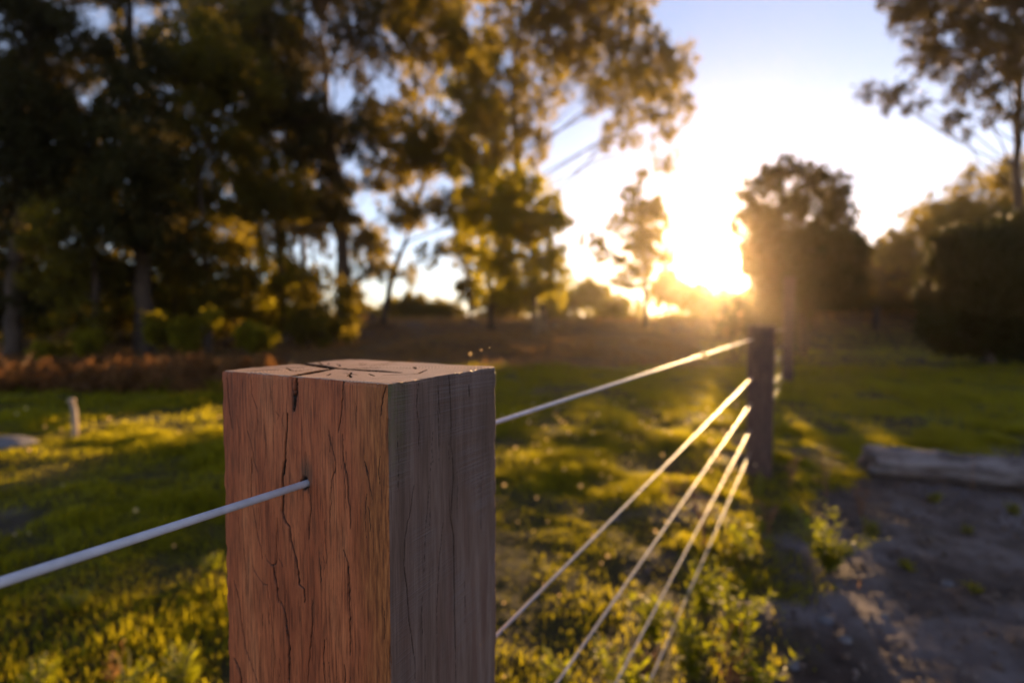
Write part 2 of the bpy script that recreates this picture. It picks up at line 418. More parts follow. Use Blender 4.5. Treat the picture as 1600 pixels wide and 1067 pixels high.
def wood_mats():
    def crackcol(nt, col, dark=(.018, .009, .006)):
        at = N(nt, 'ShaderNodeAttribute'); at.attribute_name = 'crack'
        return mixc(nt, mathn(nt, 'MULTIPLY', at.outputs['Fac'], 2.0, True), col, dark)  # crack dirt plus the shade of the recess, painted into the colour
    oc = lambda nt: N(nt, 'ShaderNodeTexCoord').outputs['Object']
    # weathered orange face
    m1, nt, out = new_mat('split_hardwood')
    v = oc(nt)
    big = noise(nt, 1, 5, .6, v, (14, 26, 5)); fine = noise(nt, 1, 6, .65, v, (300, 420, 26)); fleck = noise(nt, 1, 3, .7, v, (500, 700, 120))
    c = ramp(nt, big, [(.25, (.19, .046, .018)), (.45, (.35, .095, .036)), (.6, (.44, .135, .052)), (.75, (.52, .20, .085))])
    c = mixc(nt, 1.0, c, ramp(nt, fine, [(.32, (.28, .22, .19)), (.5, (.95, .93, .92)), (.72, (1.35, 1.28, 1.18))]), 'MULTIPLY')
    fl = ramp(nt, fleck, [(.60, (0, 0, 0)), (.72, (1, 1, 1))])
    patch = ramp(nt, noise(nt, 1, 3, .5, v, (20, 34, 13)), [(.40, (.15, .15, .15)), (.60, (1, 1, 1))])
    c = mixc(nt, mathn(nt, 'MULTIPLY', fl, mathn(nt, 'MULTIPLY', patch, .95)), c, (.07, .026, .013))
    blot = ramp(nt, noise(nt, 1, 6, .7, v, (60, 120, 26)), [(.50, (0, 0, 0)), (.66, (1, 1, 1))])
    c = mixc(nt, mathn(nt, 'MULTIPLY', blot, .5), c, (.13, .045, .02))
    sx = N(nt, 'ShaderNodeSeparateXYZ'); nt.links.new(v, sx.inputs[0])
    # rough orange arris band with dark streaks, next to the near edge
    wob = mathn(nt, 'MULTIPLY', mathn(nt, 'SUBTRACT', noise(nt, 1, 4, .6, v, (10, 10, 9)), .5), .05)
    e = mathn(nt, 'ADD', sx.outputs['Y'], wob)
    er = N(nt, 'ShaderNodeMapRange'); er.inputs['From Min'].default_value = .042; er.inputs['From Max'].default_value = .012; nt.links.new(e, er.inputs['Value'])
    st = ramp(nt, noise(nt, 1, 6, .7, v, (260, 330, 34)), [(.35, (.07, .022, .008)), (.52, (.30, .10, .028)), (.7, (.52, .20, .06))])
    c = mixc(nt, mathn(nt, 'MULTIPLY', er.outputs[0], .9), c, st)
    # grimy patch above the wire hole
    dx = mathn(nt, 'MULTIPLY', mathn(nt, 'SUBTRACT', sx.outputs['Y'], hole.y - .002), 1 / .010)
    dz = mathn(nt, 'MULTIPLY', mathn(nt, 'SUBTRACT', sx.outputs['Z'], hole.z + .009), 1 / .018)
    rr2 = mathn(nt, 'ADD', mathn(nt, 'MULTIPLY', dx, dx), mathn(nt, 'MULTIPLY', dz, dz))
    g = mathn(nt, 'MULTIPLY', mathn(nt, 'SUBTRACT', 1.0, rr2, True), mathn(nt, 'ADD', noise(nt, 1, 4, .7, v, (200, 500, 60)), .25))
    c = mixc(nt, g, c, (.07, .045, .028))
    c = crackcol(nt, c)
    p = N(nt, 'ShaderNodeBsdfPrincipled'); p.inputs['Roughness'].default_value = .62; p.inputs['Specular IOR Level'].default_value = .35
    nt.links.new(c, p.inputs['Base Color'])
    bp = N(nt, 'ShaderNodeBump'); bp.inputs['Strength'].default_value = 1.0; bp.inputs['Distance'].default_value = .0014
    hh = mathn(nt, 'ADD', fine, mathn(nt, 'MULTIPLY', noise(nt, 1, 4, .6, v, (60, 90, 14)), 1.2))
    nt.links.new(hh, bp.inputs['Height']); nt.links.new(bp.outputs[0], p.inputs['Normal']); nt.links.new(p.outputs[0], out.inputs['Surface'])
    # sawn grey side
    m2, nt, out = new_mat('sawn_grey_hardwood')
    v = oc(nt)
    big = noise(nt, 1, 5, .62, v, (45, 45, 4)); fine = noise(nt, 1, 5, .65, v, (520, 420, 22))
    c = ramp(nt, big, [(.28, (.075, .040, .026)), (.5, (.155, .092, .070)), (.74, (.26, .175, .145))])
    c = mixc(nt, 1.0, c, ramp(nt, fine, [(.3, (.66, .62, .6)), (.55, (1, 1, 1)), (.75, (1.15, 1.15, 1.15))]), 'MULTIPLY')
    # saw marks: fine tilted lines, patchy
    mp = N(nt, 'ShaderNodeMapping'); mp.inputs['Rotation'].default_value = (0, R(-1.5), 0); nt.links.new(v, mp.inputs[0])
    saw = noise(nt, 1, 3, .6, mp.outputs[0], (5, 5, 620)); sp = noise(nt, 1, 3, .5, v, (14, 14, 11))
    sm = mathn(nt, 'MULTIPLY', ramp(nt, sp, [(.45, (0, 0, 0)), (.6, (1, 1, 1))]), ramp(nt, saw, [(.42, (0, 0, 0)), (.62, (1, 1, 1))]))
    c = mixc(nt, mathn(nt, 'MULTIPLY', sm, .4), c, (.18, .145, .15))
    # brown bleed and greenish lichen tint by the near top corner
    br = ramp(nt, noise(nt, 1, 3, .5, v, (70, 70, 6)), [(.52, (0, 0, 0)), (.7, (1, 1, 1))])
    c = mixc(nt, mathn(nt, 'MULTIPLY', br, .55), c, (.13, .062, .045))
    sx = N(nt, 'ShaderNodeSeparateXYZ'); nt.links.new(v, sx.inputs[0])
    a = N(nt, 'ShaderNodeMapRange'); a.inputs['From Min'].default_value = .03; a.inputs['From Max'].default_value = .0; nt.links.new(sx.outputs['X'], a.inputs['Value'])
    b = N(nt, 'ShaderNodeMapRange'); b.inputs['From Min'].default_value = TOPZ - .085; b.inputs['From Max'].default_value = TOPZ - .03; nt.links.new(sx.outputs['Z'], b.inputs['Value'])
    gr = mathn(nt, 'MULTIPLY', mathn(nt, 'MULTIPLY', a.outputs[0], b.outputs[0]), ramp(nt, noise(nt, 1, 4, .7, v, (150, 150, 60)), [(.35, (0, 0, 0)), (.6, (1, 1, 1))]))
    c = mixc(nt, mathn(nt, 'MULTIPLY', gr, .7), c, (.10, .10, .03))
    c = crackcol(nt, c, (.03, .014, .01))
    p = N(nt, 'ShaderNodeBsdfPrincipled'); p.inputs['Roughness'].default_value = .7; p.inputs['Specular IOR Level'].default_value = .3
    nt.links.new(c, p.inputs['Base Color'])
    bp = N(nt, 'ShaderNodeBump'); bp.inputs['Strength'].default_value = .7; bp.inputs['Distance'].default_value = .0006
    nt.links.new(mathn(nt, 'ADD', fine, mathn(nt, 'MULTIPLY', sm, .8)), bp.inputs['Height']); nt.links.new(bp.outputs[0], p.inputs['Normal'])
    nt.links.new(p.outputs[0], out.inputs['Surface'])
    # end grain
    m3, nt, out = new_mat('end_grain')
    v = oc(nt)
    pith = hit_top(520, 576)
    mp = N(nt, 'ShaderNodeMapping'); mp.inputs['Location'].default_value = (-pith.x, -pith.y, 0); nt.links.new(v, mp.inputs[0])
    wv = N(nt, 'ShaderNodeTexWave'); wv.wave_type = 'RINGS'; wv.rings_direction = 'Z'
    wv.inputs['Scale'].default_value = 95; wv.inputs['Distortion'].default_value = 3.5; wv.inputs['Detail'].default_value = 3; wv.inputs['Detail Scale'].default_value = .25
    nt.links.new(mp.outputs[0], wv.inputs['Vector'])
    big = noise(nt, 1, 5, .6, v, (26, 26, 26))
    c = ramp(nt, big, [(.3, (.34, .175, .09)), (.5, (.52, .31, .185)), (.72, (.64, .42, .27))])
    c = mixc(nt, .55, c, ramp(nt, wv.outputs['Fac'], [(.2, (.30, .15, .08)), (.6, (.66, .44, .29))]))
    c = mixc(nt, 1.0, c, ramp(nt, noise(nt, 1, 4, .7, v, (900, 900, 900)), [(.3, (.7, .66, .62)), (.55, (1, 1, 1))]), 'MULTIPLY')
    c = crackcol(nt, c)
    p = N(nt, 'ShaderNodeBsdfPrincipled'); p.inputs['Roughness'].default_value = .4; p.inputs['Specular IOR Level'].default_value = .55
    nt.links.new(c, p.inputs['Base Color'])
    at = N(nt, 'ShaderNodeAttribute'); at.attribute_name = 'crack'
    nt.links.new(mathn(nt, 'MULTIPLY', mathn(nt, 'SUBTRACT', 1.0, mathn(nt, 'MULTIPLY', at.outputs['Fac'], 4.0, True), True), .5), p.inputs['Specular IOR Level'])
    bp = N(nt, 'ShaderNodeBump'); bp.inputs['Strength'].default_value = .6; bp.inputs['Distance'].default_value = .0008
    nt.links.new(mathn(nt, 'ADD', noise(nt, 1, 5, .7, v, (500, 500, 500)), mathn(nt, 'MULTIPLY', wv.outputs['Fac'], .6)), bp.inputs['Height'])
    nt.links.new(bp.outputs[0], p.inputs['Normal']); nt.links.new(p.outputs[0], out.inputs['Surface'])
    return [m1, m2, m3]
WOOD = wood_mats()
M_oldtop = rough_mat('sunlit_post_top', [(.3, (.42, .30, .19)), (.7, (.62, .46, .32))], 30, None, .3, .2, 120, .6, dist=.001)  # post tops paled in colour to stand for sun on their edge
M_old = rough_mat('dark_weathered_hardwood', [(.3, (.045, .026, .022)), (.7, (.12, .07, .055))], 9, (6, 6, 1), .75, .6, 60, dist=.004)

def post_mesh(xs, ys, zs, cracks, rnd=.0008, chip=.0008):
    nx, ny, nz = len(xs), len(ys), len(zs)
    H = zs[-1]
    vid = {}
    def key(i, j, k): return (i * ny + j) * nz + k
    quads = []; mi = []
    def face(a, b, fn, m, flip):
        I, J = np.meshgrid(np.arange(a - 1), np.arange(b - 1), indexing='ij')
        c = [fn(I, J), fn(I + 1, J), fn(I + 1, J + 1), fn(I, J + 1)]
        if flip: c = c[::-1]
        quads.append(np.stack([q.ravel() for q in c], 1)); mi.append(np.full((a - 1) * (b - 1), m))
    face(ny, nz, lambda I, J: key(0, I, J), 0, True)          # x=0 front
    face(ny, nz, lambda I, J: key(nx - 1, I, J), 0, False)
    face(nx, nz, lambda I, J: key(I, 0, J), 1, False)         # y=0 side
    face(nx, nz, lambda I, J: key(I, ny - 1, J), 1, True)
    face(nx, ny, lambda I, J: key(I, J, nz - 1), 2, False)    # top
    Q = np.concatenate(quads); MI = np.concatenate(mi)
    u, inv = np.unique(Q, return_inverse=True); Q = inv.reshape(Q.shape)
    k = u % nz; j = (u // nz) % ny; i = u // (nz * ny)
    Pn = np.stack([xs[i], ys[j], zs[k]], 1)
    lo = np.array([rnd, rnd, -9]); hi = np.array([xs[-1] - rnd, ys[-1] - rnd, H - rnd])
    q = np.clip(Pn, lo, hi); d = Pn - q; L = np.linalg.norm(d, axis=1, keepdims=True); nr = d / np.maximum(L, 1e-9)
    Pn2 = q + nr * rnd
    # chipping of the arrises
    ed = (np.minimum(np.minimum(Pn[:, 0] - xs[0], xs[-1] - Pn[:, 0]), 1) < .0025).astype(int) + (np.minimum(Pn[:, 1] - ys[0], ys[-1] - Pn[:, 1]) < .0025) + (H - Pn[:, 2] < .0025)
    ch = np.where(ed >= 2, np.clip(fbm(Pn[:, 2] * 90 + Pn[:, 0] * 60, Pn[:, 1] * 90 + 5, 51, 4) - .42, 0, 1) * 5 * chip, 0)
    disp = -ch
    # gentle warp of the faces and shallow grain
    disp += (fbm((Pn[:, 0] + Pn[:, 1]) * 60, Pn[:, 2] * 5, 61, 4) - .5) * .0011
    cr = np.zeros(len(Pn))
    for pl, w, dep in cracks:
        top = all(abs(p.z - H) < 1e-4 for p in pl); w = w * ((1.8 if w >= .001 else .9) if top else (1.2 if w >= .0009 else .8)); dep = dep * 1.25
        A_ = np.array([tuple(p) for p in pl]); mn = A_.min(0) - .006; mx = A_.max(0) + .006
        sel = np.where(np.all((Pn > mn) & (Pn < mx), axis=1))[0]
        if not len(sel): continue
        X = Pn[sel].copy(); best = np.full(len(sel), 9.)
        jig = (fbm(X[:, 2] * 260, X[:, 0] * 300 + X[:, 1] * 0, 71, 2) - .5) * .0012
        X[:, 1] += jig
        tot = sum(np.linalg.norm(A_[n + 1] - A_[n]) for n in range(len(A_) - 1)); acc = 0; par = np.zeros(len(sel))
        for n in range(len(A_) - 1):
            a, b = A_[n], A_[n + 1]; ab = b - a; l2 = (ab @ ab) + 1e-12
            t = np.clip(((X - a) @ ab) / l2, 0, 1); ds = np.linalg.norm(X - a - t[:, None] * ab, axis=1)
            m = ds < best; best[m] = ds[m]; par[m] = (acc + t[m] * math.sqrt(l2)) / tot; acc += math.sqrt(l2)
        taper = .45 + .55 * np.sin(np.clip(par, 0, 1) * math.pi) ** .5
        taper *= .7 + .6 * fbm(par * 40, par * 0, 81, 2)
        g = np.exp(-(best / (w * taper * 1.0 + 1e-6)) ** 2)
        disp[sel] -= 0; gc = np.exp(-(best / (w * taper * 1.9 + 1e-6)) ** 2) if top else g; cr[sel] = np.maximum(cr[sel], gc)  # end grain: painted dark spreads wider than the cut itself
        dd = np.zeros(len(Pn)); dd[sel] = g * dep * taper
        disp = np.minimum(disp, disp * 0 + np.where(dd > 0, -dd + disp * .3, disp))
    Pn2 += nr * disp[:, None]
    return Pn2, Q, MI, cr
def make_post(name, base, height, dense, label, group, cracks, grime=None):
    LY = LYD
    if dense:
        xs = np.linspace(0, LX, 250); ys = np.linspace(0, LY, 420)
        zs = np.concatenate([np.linspace(-.3, height - .30, 50, endpoint=False), np.linspace(height - .30, height, 430)])
    else:
        LY = .19; xs = np.linspace(0, LX, 14); ys = np.linspace(0, LY, 16); zs = np.linspace(-.3, height, 60)
    # keep edge strips fine so that the arris stays crisp
    e = .0009
    xs = np.unique(np.concatenate([xs, [e, LX - e]])); ys = np.unique(np.concatenate([ys, [e, LY - e]])); zs = np.unique(np.concatenate([zs, [height - e]]))
    V, Q, MI, cr = post_mesh(xs, ys, zs, cracks)
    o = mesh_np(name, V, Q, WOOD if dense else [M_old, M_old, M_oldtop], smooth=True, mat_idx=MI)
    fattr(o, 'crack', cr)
    o.location = (base.x, base.y, 0); o.rotation_euler = (0, 0, AX)
    return tag(o, label, 'fence post', group)
p1 = make_post('fence_post', A0, TOPZ, True, 'thick square hardwood post in sharp focus, cracked orange front face and grey side', 'square timber fence posts', CR)
# the wire line
hw = A0 + PX * hole.x + PY * hole.y; hw.z = hole.z
WD = Vector((.608, 1, 0)).normalized()
def on_line(y, z):
    t = (y - hw.y) / WD.y; p = hw + WD * t; p.z = z; return p
def post_at(y, height, label, sc=1.0):
    c = on_line(y, 0); b = c - PX * (LX / 2) - PY * .152
    cks = []
    r = random.Random(int(y * 10))
    for _ in range(7):
        yy = r.uniform(.02, .18); z = height - r.uniform(0, .6)
        cks.append(([Vector((0, yy, z)), Vector((0, yy + .01, z - r.uniform(.1, .4)))], .004, .008))
    return make_post('fence_post', b, height, False, label, 'square timber fence posts', cks)
post_at(3.86, 1.168, 'blurred second post of the wire fence, its top edge catching the sun')
post_at(9.35, 2.05, 'tall third post behind the second fence post, in the shade')
m, nt, out = new_mat('white_coated_wire')
p = N(nt, 'ShaderNodeBsdfPrincipled'); p.inputs['Roughness'].default_value = .42; p.inputs['Specular IOR Level'].default_value = .4
nt.links.new(ramp(nt, noise(nt, 60, 5, .6), [(.3, (.38, .37, .42)), (.6, (.52, .50, .56))]), p.inputs['Base Color'])
bp = N(nt, 'ShaderNodeBump'); bp.inputs['Strength'].default_value = .3; bp.inputs['Distance'].default_value = .0006
nt.links.new(noise(nt, 250, 3, .5), bp.inputs['Height']); nt.links.new(bp.outputs[0], p.inputs['Normal'])
nt.links.new(p.outputs[0], out.inputs['Surface']); M_wire = m
M_wire2 = rough_mat('dull_wire', [(.3, (.20, .19, .20)), (.7, (.36, .34, .36))], 40, None, .32, .3, 120, .5, dist=.001)
wl = ['top white coated wire, threaded through the sharp foreground post', 'second white wire down, below the top one, running to the blurred post',
      'third white wire down on the fence, in the middle of the five', 'fourth white wire down, beaded with light above the weeds',
      'lowest white wire of the fence, nearest the ground and the weeds']
drops = [CAMH - hole.z, .443, .640, .846, 1.033]
for i, d in enumerate(drops):
    T = Tubes(); ys = [-3, -1.5, -.5, 0, .25, .5, 1, 1.5, 2, 2.5, 3, 3.5, 4, 5, 6, 7, 8, 9.3]
    z0 = CAMH - d
    pts = [on_line(y, z0 - (0 if i == 0 else .004) * math.sin(max(0, min(1, (y - .45) / 3.3)) * math.pi)) for y in ys]
    T.add(pts, [.0030 if i == 0 else .0026] * len(ys), 20)
    tag(T.build('fence_wire', M_wire if i == 0 else M_wire2), wl[i], 'wire', 'white wires of the fence')

# far paddock fence: plain posts
for i, (px, yb, hgt) in enumerate([(1368, 526, 1.15), (1480, 524, 1.1)]):
    g = P(px, yb, 24); g.z = gz(g.x, g.y)
    T = Tubes(); T.add([g - Vector((0, 0, .2)), g + Vector((0.02, 0, hgt))], [.14, .12], 8)
    tag(T.build('fence_post', M_bark, origin=g), ['dark rounded post at the far edge of the grass, left one of two', 'dark rounded post by the big dark bush, right one of two'][i], 'fence post', 'far paddock posts')

# ------------------------------------------------------------ trees
GAPS = [(150,25,45,32),(215,30,38,38),(290,60,15,12),(135,150,22,28),(20,345,16,12),(490,50,25,22),(525,140,24,48),(440,210,18,14),(355,300,20,14),(600,130,35,40),(690,170,45,28),
 (590,240,25,14),(580,320,50,30),(690,290,26,18),(490,285,14,18),(480,395,34,32),(655,375,30,26),(600,450,45,28),(700,420,26,36),(765,440,26,22),(740,30,26,40),(870,50,14,18),(345,360,10,10),(410,435,16,12),(455,470,14,14),(520,460,14,24)]
def proj(p):
    z = p.y * math.cos(PITCH) - (p.z - CAMH) * math.sin(PITCH); v = (p.z - CAMH) * math.cos(PITCH) + p.y * math.sin(PITCH)
    return 800 + F * p.x / z, 533.5 - F * v / z
def in_gap(p):
    x, y = proj(p); return any(((x - a) / (c * .8)) ** 2 + ((y - b) / (d * .8)) ** 2 < 1 for a, b, c, d in GAPS)
def tree(name, label, depth, trunk, r0, lobes, mat, leaf=(.17, .055), dens=1., cl=.42, per=60, bark=M_bark, cat='tree', group=None, seed=1, thick=1.0, basez=None):
    cl *= .58; r = random.Random(seed); rg = np.random.default_rng(seed)
    tp = [P(a, b, depth + (i * .15)) for i, (a, b) in enumerate(trunk)]
    b0 = tp[0].copy(); b0.z = gz(b0.x, b0.y) - .15; tp[0] = b0
    root = empty(name, (b0.x, b0.y, b0.z + .15), label, cat, group)
    T = Tubes(); n = len(tp)
    # smooth trunk
    sp = []
    for i in range(n - 1):
        for k in range(4):
            t = k / 4; q = tp[i].lerp(tp[i + 1], t)
            sp.append(q + Vector((r.uniform(-1, 1), r.uniform(-1, 1), 0)) * r0 * .25 * (0 if i + k == 0 else 1))
    sp.append(tp[-1]); tr = [r0 * (1.25 if k == 0 else 1) * (1 - .8 * k / (len(sp) - 1)) for k in range(len(sp))]
    T.add(sp, tr, 9)
    C = []
    px2m = depth / F
    for L in lobes:
        lx, ly, rx, ry = L[:4]; dd = L[4] if len(L) > 4 else 1.0; off = r.uniform(-1, 1) * min(rx, ry) * px2m * 1.1
        c = P(lx, ly, depth + off); RX = rx * px2m; RZ = ry * px2m; RY = .5 * (RX + RZ)
        # limb
        best = min(range(len(sp)), key=lambda k: (sp[k] - c).length + r.random() * .45 * (c - sp[0]).length * .3 + (50 if sp[k].z > c.z - .15 * (c - sp[0]).length else 0))
        s0 = sp[best]; rl = min(tr[best] * .6, .02 + .028 * math.sqrt(RX * RZ) * 1.3) * thick
        mid = s0.lerp(c, .5) + Vector((r.uniform(-.5, .5), r.uniform(-.5, .5), r.uniform(-.08, .24) * (c - s0).length)) 
        lp = bez(s0, mid, c, 8); lp = [q + Vector((r.uniform(-1, 1), r.uniform(-1, 1), r.uniform(-1, 1))) * .06 * (0 < k < 7) for k, q in enumerate(lp)]
        T.add(lp, [rl * (1 - .6 * k / 7) for k in range(8)], 6)
        K = max(3, int(dens * dd * 13 * RX * RZ / (cl / .42) ** 2))
        for k in range(K):
            v = rg.normal(size=3); v /= np.linalg.norm(v); v *= (.25 + .75 * rg.random() ** .5)
            q = c + Vector((v[0] * RX, v[1] * RY, v[2] * RZ)); s_ = cl * r.uniform(.65, 1.35)
            if in_gap(q) and r.random() < .88: continue        # the stand is open here
            C.append((q, s_))
            if k % 2 == 0:
                s1 = lp[r.randint(3, 7)]; m1 = s1.lerp(q, .5) + Vector((0, 0, .1 * (q - s1).length))
                T.add(bez(s1, m1, q, 4), [rl * .30, rl * .22, rl * .15, rl * .06], 4, cap=False)
    trunk_o = T.build('trunk', bark, root, origin=root.location)
    cc = np.array([tuple(q) for q, _ in C]); cr = np.array([s for _, s in C])
    idx = np.repeat(np.arange(len(C)), int(per * .9))
    v = rg.normal(size=(len(idx), 3)) * np.array([.5, .5, .62]); C0 = cc[idx] + v * cr[idx][:, None]
    D = unit(rg.normal(size=(len(idx), 3)) + np.array([0, 0, -.55])); Sd = unit(np.cross(D, rg.normal(size=(len(idx), 3))))
    Ls = leaf[0] * 1.05 * (.6 + .8 * rg.random(len(idx))); Wi = leaf[1] * 1.3 * (.6 + .8 * rg.random(len(idx)))
    V, Fq = leaf_mesh(C0, D, Sd, Ls, Wi)
    mesh_np('crown', V, Fq, mat, parent=root, origin=root.location)
    return root
TG = 'eucalypts standing along the left of the paddock'
tree('eucalyptus_tree', 'tallest spreading gum left of the sun, its crown reaching out over open sky', 24,
     [(848, 545), (842, 470), (834, 390), (812, 300), (805, 180), (800, 40), (796, -120)], .34,
     [(810, 20, 60, 55, .55), (905, 20, 75, 45, .9), (960, 95, 55, 50, .95), (1030, 110, 42, 42, 1.1), (1066, 100, 24, 30, .8), (1045, 175, 34, 42, .8), (1035, 245, 26, 24, .45),
      (985, 190, 45, 35, .5), (890, 85, 45, 40, .7), (850, 140, 45, 45, .7), (925, 150, 30, 28, .45), (955, 222, 40, 14, .35), (780, 120, 45, 60, .6), (760, 210, 50, 50, .7),
      (830, 225, 32, 40, .6), (870, -50, 110, 50, .8), (840, 60, 40, 45, .8), (900, 60, 60, 40, .8), (980, 140, 50, 35, .7), (1000, 60, 45, 40, .8), (745, 60, 40, 60, .8), (740, 160, 40, 50, .8), (800, 200, 40, 50, .6), (970, -30, 60, 50, .9), (780, -60, 90, 50, .7)], M_euc, dens=.95, group=TG, seed=2, bark=M_barkp, thick=.65)
tree('eucalyptus_tree', 'yellow-green leafy gum with low foliage, right-hand edge of the left stand', 21,
     [(838, 540), (836, 470), (832, 400), (820, 330), (815, 260)], .16,
     [(815, 290, 40, 32), (850, 340, 34, 32), (795, 350, 42, 40), (845, 395, 42, 32), (800, 420, 40, 34), (865, 440, 30, 22, .8), (825, 465, 32, 22, .7), (760, 300, 36, 40, .8), (775, 385, 30, 36, .8), (820, 330, 60, 50, 1), (880, 345, 22, 20, .6), (845, 430, 50, 30, 1), (775, 440, 36, 26, .8)], M_eucy, dens=.62, group=TG, seed=3, cl=.32, bark=M_barkp)
tree('eucalyptus_tree', 'slim gum with a pale leaning trunk forked near the ground, low sky behind', 27,
     [(598, 515), (608, 450), (632, 380), (655, 310), (672, 220), (680, 120), (685, 0)], .20,
     [(640, 220, 55, 50, .8), (690, 240, 50, 45, .8), (610, 270, 40, 40, .7), (700, 180, 45, 32, .55), (650, 330, 50, 34, .45), (700, 310, 40, 32, .5), (720, 350, 34, 30, .4),
      (660, 60, 60, 45, .9), (720, 70, 45, 50, .7), (640, 140, 45, 32, .55), (700, -20, 80, 50, .9), (620, -10, 60, 50, 1), (580, 380, 34, 30, .7), (625, 430, 36, 22, .45), (680, 395, 30, 26, .5), (560, 455, 20, 18, .5)], M_euc, dens=1.55, group=TG, seed=4, bark=M_bark)
tree('eucalyptus_tree', 'gum stem leaning sharply left from beside the forked pale trunk', 27.3,
     [(594, 518), (575, 490), (556, 455), (540, 400), (530, 330)], .15,
     [(590, 180, 40, 44, .7), (620, 330, 40, 34, .6), (590, 420, 34, 24, .5), (530, 330, 42, 38, .9), (560, 380, 34, 28, .6), (500, 300, 40, 40, .8), (570, 300, 36, 28, .6)], M_euc, dens=1.4, group=TG, seed=5, bark=M_barkp)
tree('eucalyptus_tree', 'thick dark straight trunked gum with dense crown, middle of the left stand', 25,
     [(540, 540), (538, 450), (532, 350), (520, 230), (505, 100), (500, -60)], .42,
     [(500, 240, 50, 60, .9), (560, 210, 45, 45, .7), (450, 180, 55, 70, 1.2), (590, 120, 40, 50, .8), (520, 110, 34, 40, .35), (430, 60, 60, 60, 1.2), (560, 40, 50, 45, .9), (500, -30, 90, 45, 1),
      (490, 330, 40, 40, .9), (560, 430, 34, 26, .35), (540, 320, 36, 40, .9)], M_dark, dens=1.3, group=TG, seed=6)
tree('eucalyptus_tree', 'gum with reddish bark at the base of its trunk, left of the thick dark one', 22,
     [(446, 545), (444, 470), (436, 380), (425, 270), (410, 150), (400, 0)], .20,
     [(400, 250, 50, 60, 1), (450, 300, 45, 45, .9), (380, 330, 45, 45, .9), (430, 380, 34, 32, .5), (370, 140, 60, 60, 1.1), (420, 40, 50, 50, .8), (350, 30, 60, 60, 1.2), (470, 400, 22, 28, .3), (400, 440, 40, 26, .6), (460, 450, 26, 20, .4)], M_euc, dens=1.2, group=TG, seed=7, bark=M_barkp)
tree('eucalyptus_tree', 'dark gum behind the sharp post, with thin trunk and heavy foliage', 19,
     [(325, 560), (326, 480), (320, 380), (310, 250), (300, 100)], .17,
     [(300, 300, 50, 60, 1), (340, 380, 45, 45, .9), (280, 400, 50, 50, 1), (320, 200, 60, 60, 1.2), (270, 90, 45, 50, .9), (330, 80, 50, 50, 1.1), (330, 460, 40, 32, .7), (370, 480, 28, 22, .6)], M_euc, dens=1.2, group=TG, seed=8)
tree('eucalyptus_tree', 'stout trunked dark gum at the left, bracken at its foot', 17,
     [(226, 570), (226, 480), (222, 380), (215, 250), (205, 80), (200, -60)], .34,
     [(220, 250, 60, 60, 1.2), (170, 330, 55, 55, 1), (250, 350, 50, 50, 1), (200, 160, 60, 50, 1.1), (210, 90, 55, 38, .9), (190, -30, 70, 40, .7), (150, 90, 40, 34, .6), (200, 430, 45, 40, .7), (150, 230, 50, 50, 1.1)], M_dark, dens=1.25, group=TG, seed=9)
tree('eucalyptus_tree', 'slim gum with orange tinted leaves low down, second trunk from the left', 16,
     [(152, 575), (150, 470), (142, 350), (135, 220)], .14,
     [(130, 300, 55, 55, 1), (90, 370, 55, 50, 1), (150, 420, 50, 45, .9), (100, 440, 50, 40, .8), (70, 280, 45, 45, 1), (130, 490, 45, 30, .6)], M_euc, dens=1.2, group=TG, seed=10)
tree('eucalyptus_tree', 'leftmost tall gum, cut by the left edge of the picture', 16,
     [(20, 590), (22, 480), (28, 350), (36, 200), (44, 60), (60, -80)], .26,
     [(30, 250, 60, 60, 1.2), (60, 130, 60, 55, 1.3), (0, 150, 60, 60, 1.2), (20, 380, 55, 55, 1.2), (60, 460, 50, 38, 1), (-20, 460, 60, 60, 1.2), (80, 40, 50, 40, .7), (10, 20, 60, 50, .9), (-50, 300, 60, 60, 1.2), (130, -10, 60, 34, .5), (110, 180, 45, 40, 1)], M_dark, dens=1.35, group=TG, seed=11)
tree('eucalyptus_tree', 'tall loose crowned gum between the forked pale trunk and the tallest gum', 25.5,
     [(768, 540), (764, 440), (752, 330), (742, 200), (735, 60)], .17,
     [(740, 80, 44, 50, .8), (720, 160, 40, 40, .6), (760, 190, 44, 44, .8), (730, 260, 44, 40, .7), (775, 270, 40, 40, .8), (745, 330, 44, 34, .8), (790, 340, 36, 34, .8), (765, 400, 40, 32, .7), (725, 380, 30, 24, .5), (780, 450, 44, 26, .9), (860, 460, 40, 22, .8)], M_eucy, dens=.95, group=TG, seed=33, cl=.36)
tree('eucalyptus_tree', 'small bushy gum behind the loose crowned one, beside the open sky gap', 30,
     [(736, 530), (735, 460), (728, 400), (735, 330)], .13,
     [(735, 340, 34, 34, .6), (720, 400, 26, 30, .5), (755, 430, 30, 22, .5), (735, 455, 30, 20, .7)], M_euc, dens=1.8, group=TG, seed=12, cl=.36)
tree('eucalyptus_tree', 'thin straight gum between the thick dark trunk and the red barked one', 28,
     [(498, 540), (497, 470), (490, 400), (485, 330)], .13,
     [(485, 350, 32, 32, .7), (500, 400, 22, 24, .4), (475, 440, 26, 20, .5)], M_dark, dens=1.0, group=TG, seed=13, cl=.36)
tree('young_gum_tree', 'small airy gum just left of the setting sun', 26,
     [(1008, 545), (1010, 480), (1008, 420), (1000, 350), (1000, 270)], .17,
     [(1005, 330, 36, 24, .8), (1000, 375, 34, 24, .9), (1035, 355, 20, 20, .6), (965, 345, 20, 18, .45), (1000, 415, 26, 20, .6), (925, 380, 30, 18, .3), (985, 300, 20, 14, .5), (960, 400, 30, 16, .35), (1030, 400, 26, 20, .5), (985, 440, 34, 16, .5), (1025, 320, 22, 18, .5), (1005, 280, 14, 14, .4)], M_euc, dens=1.2, seed=14, cl=.3, leaf=(.14, .05))
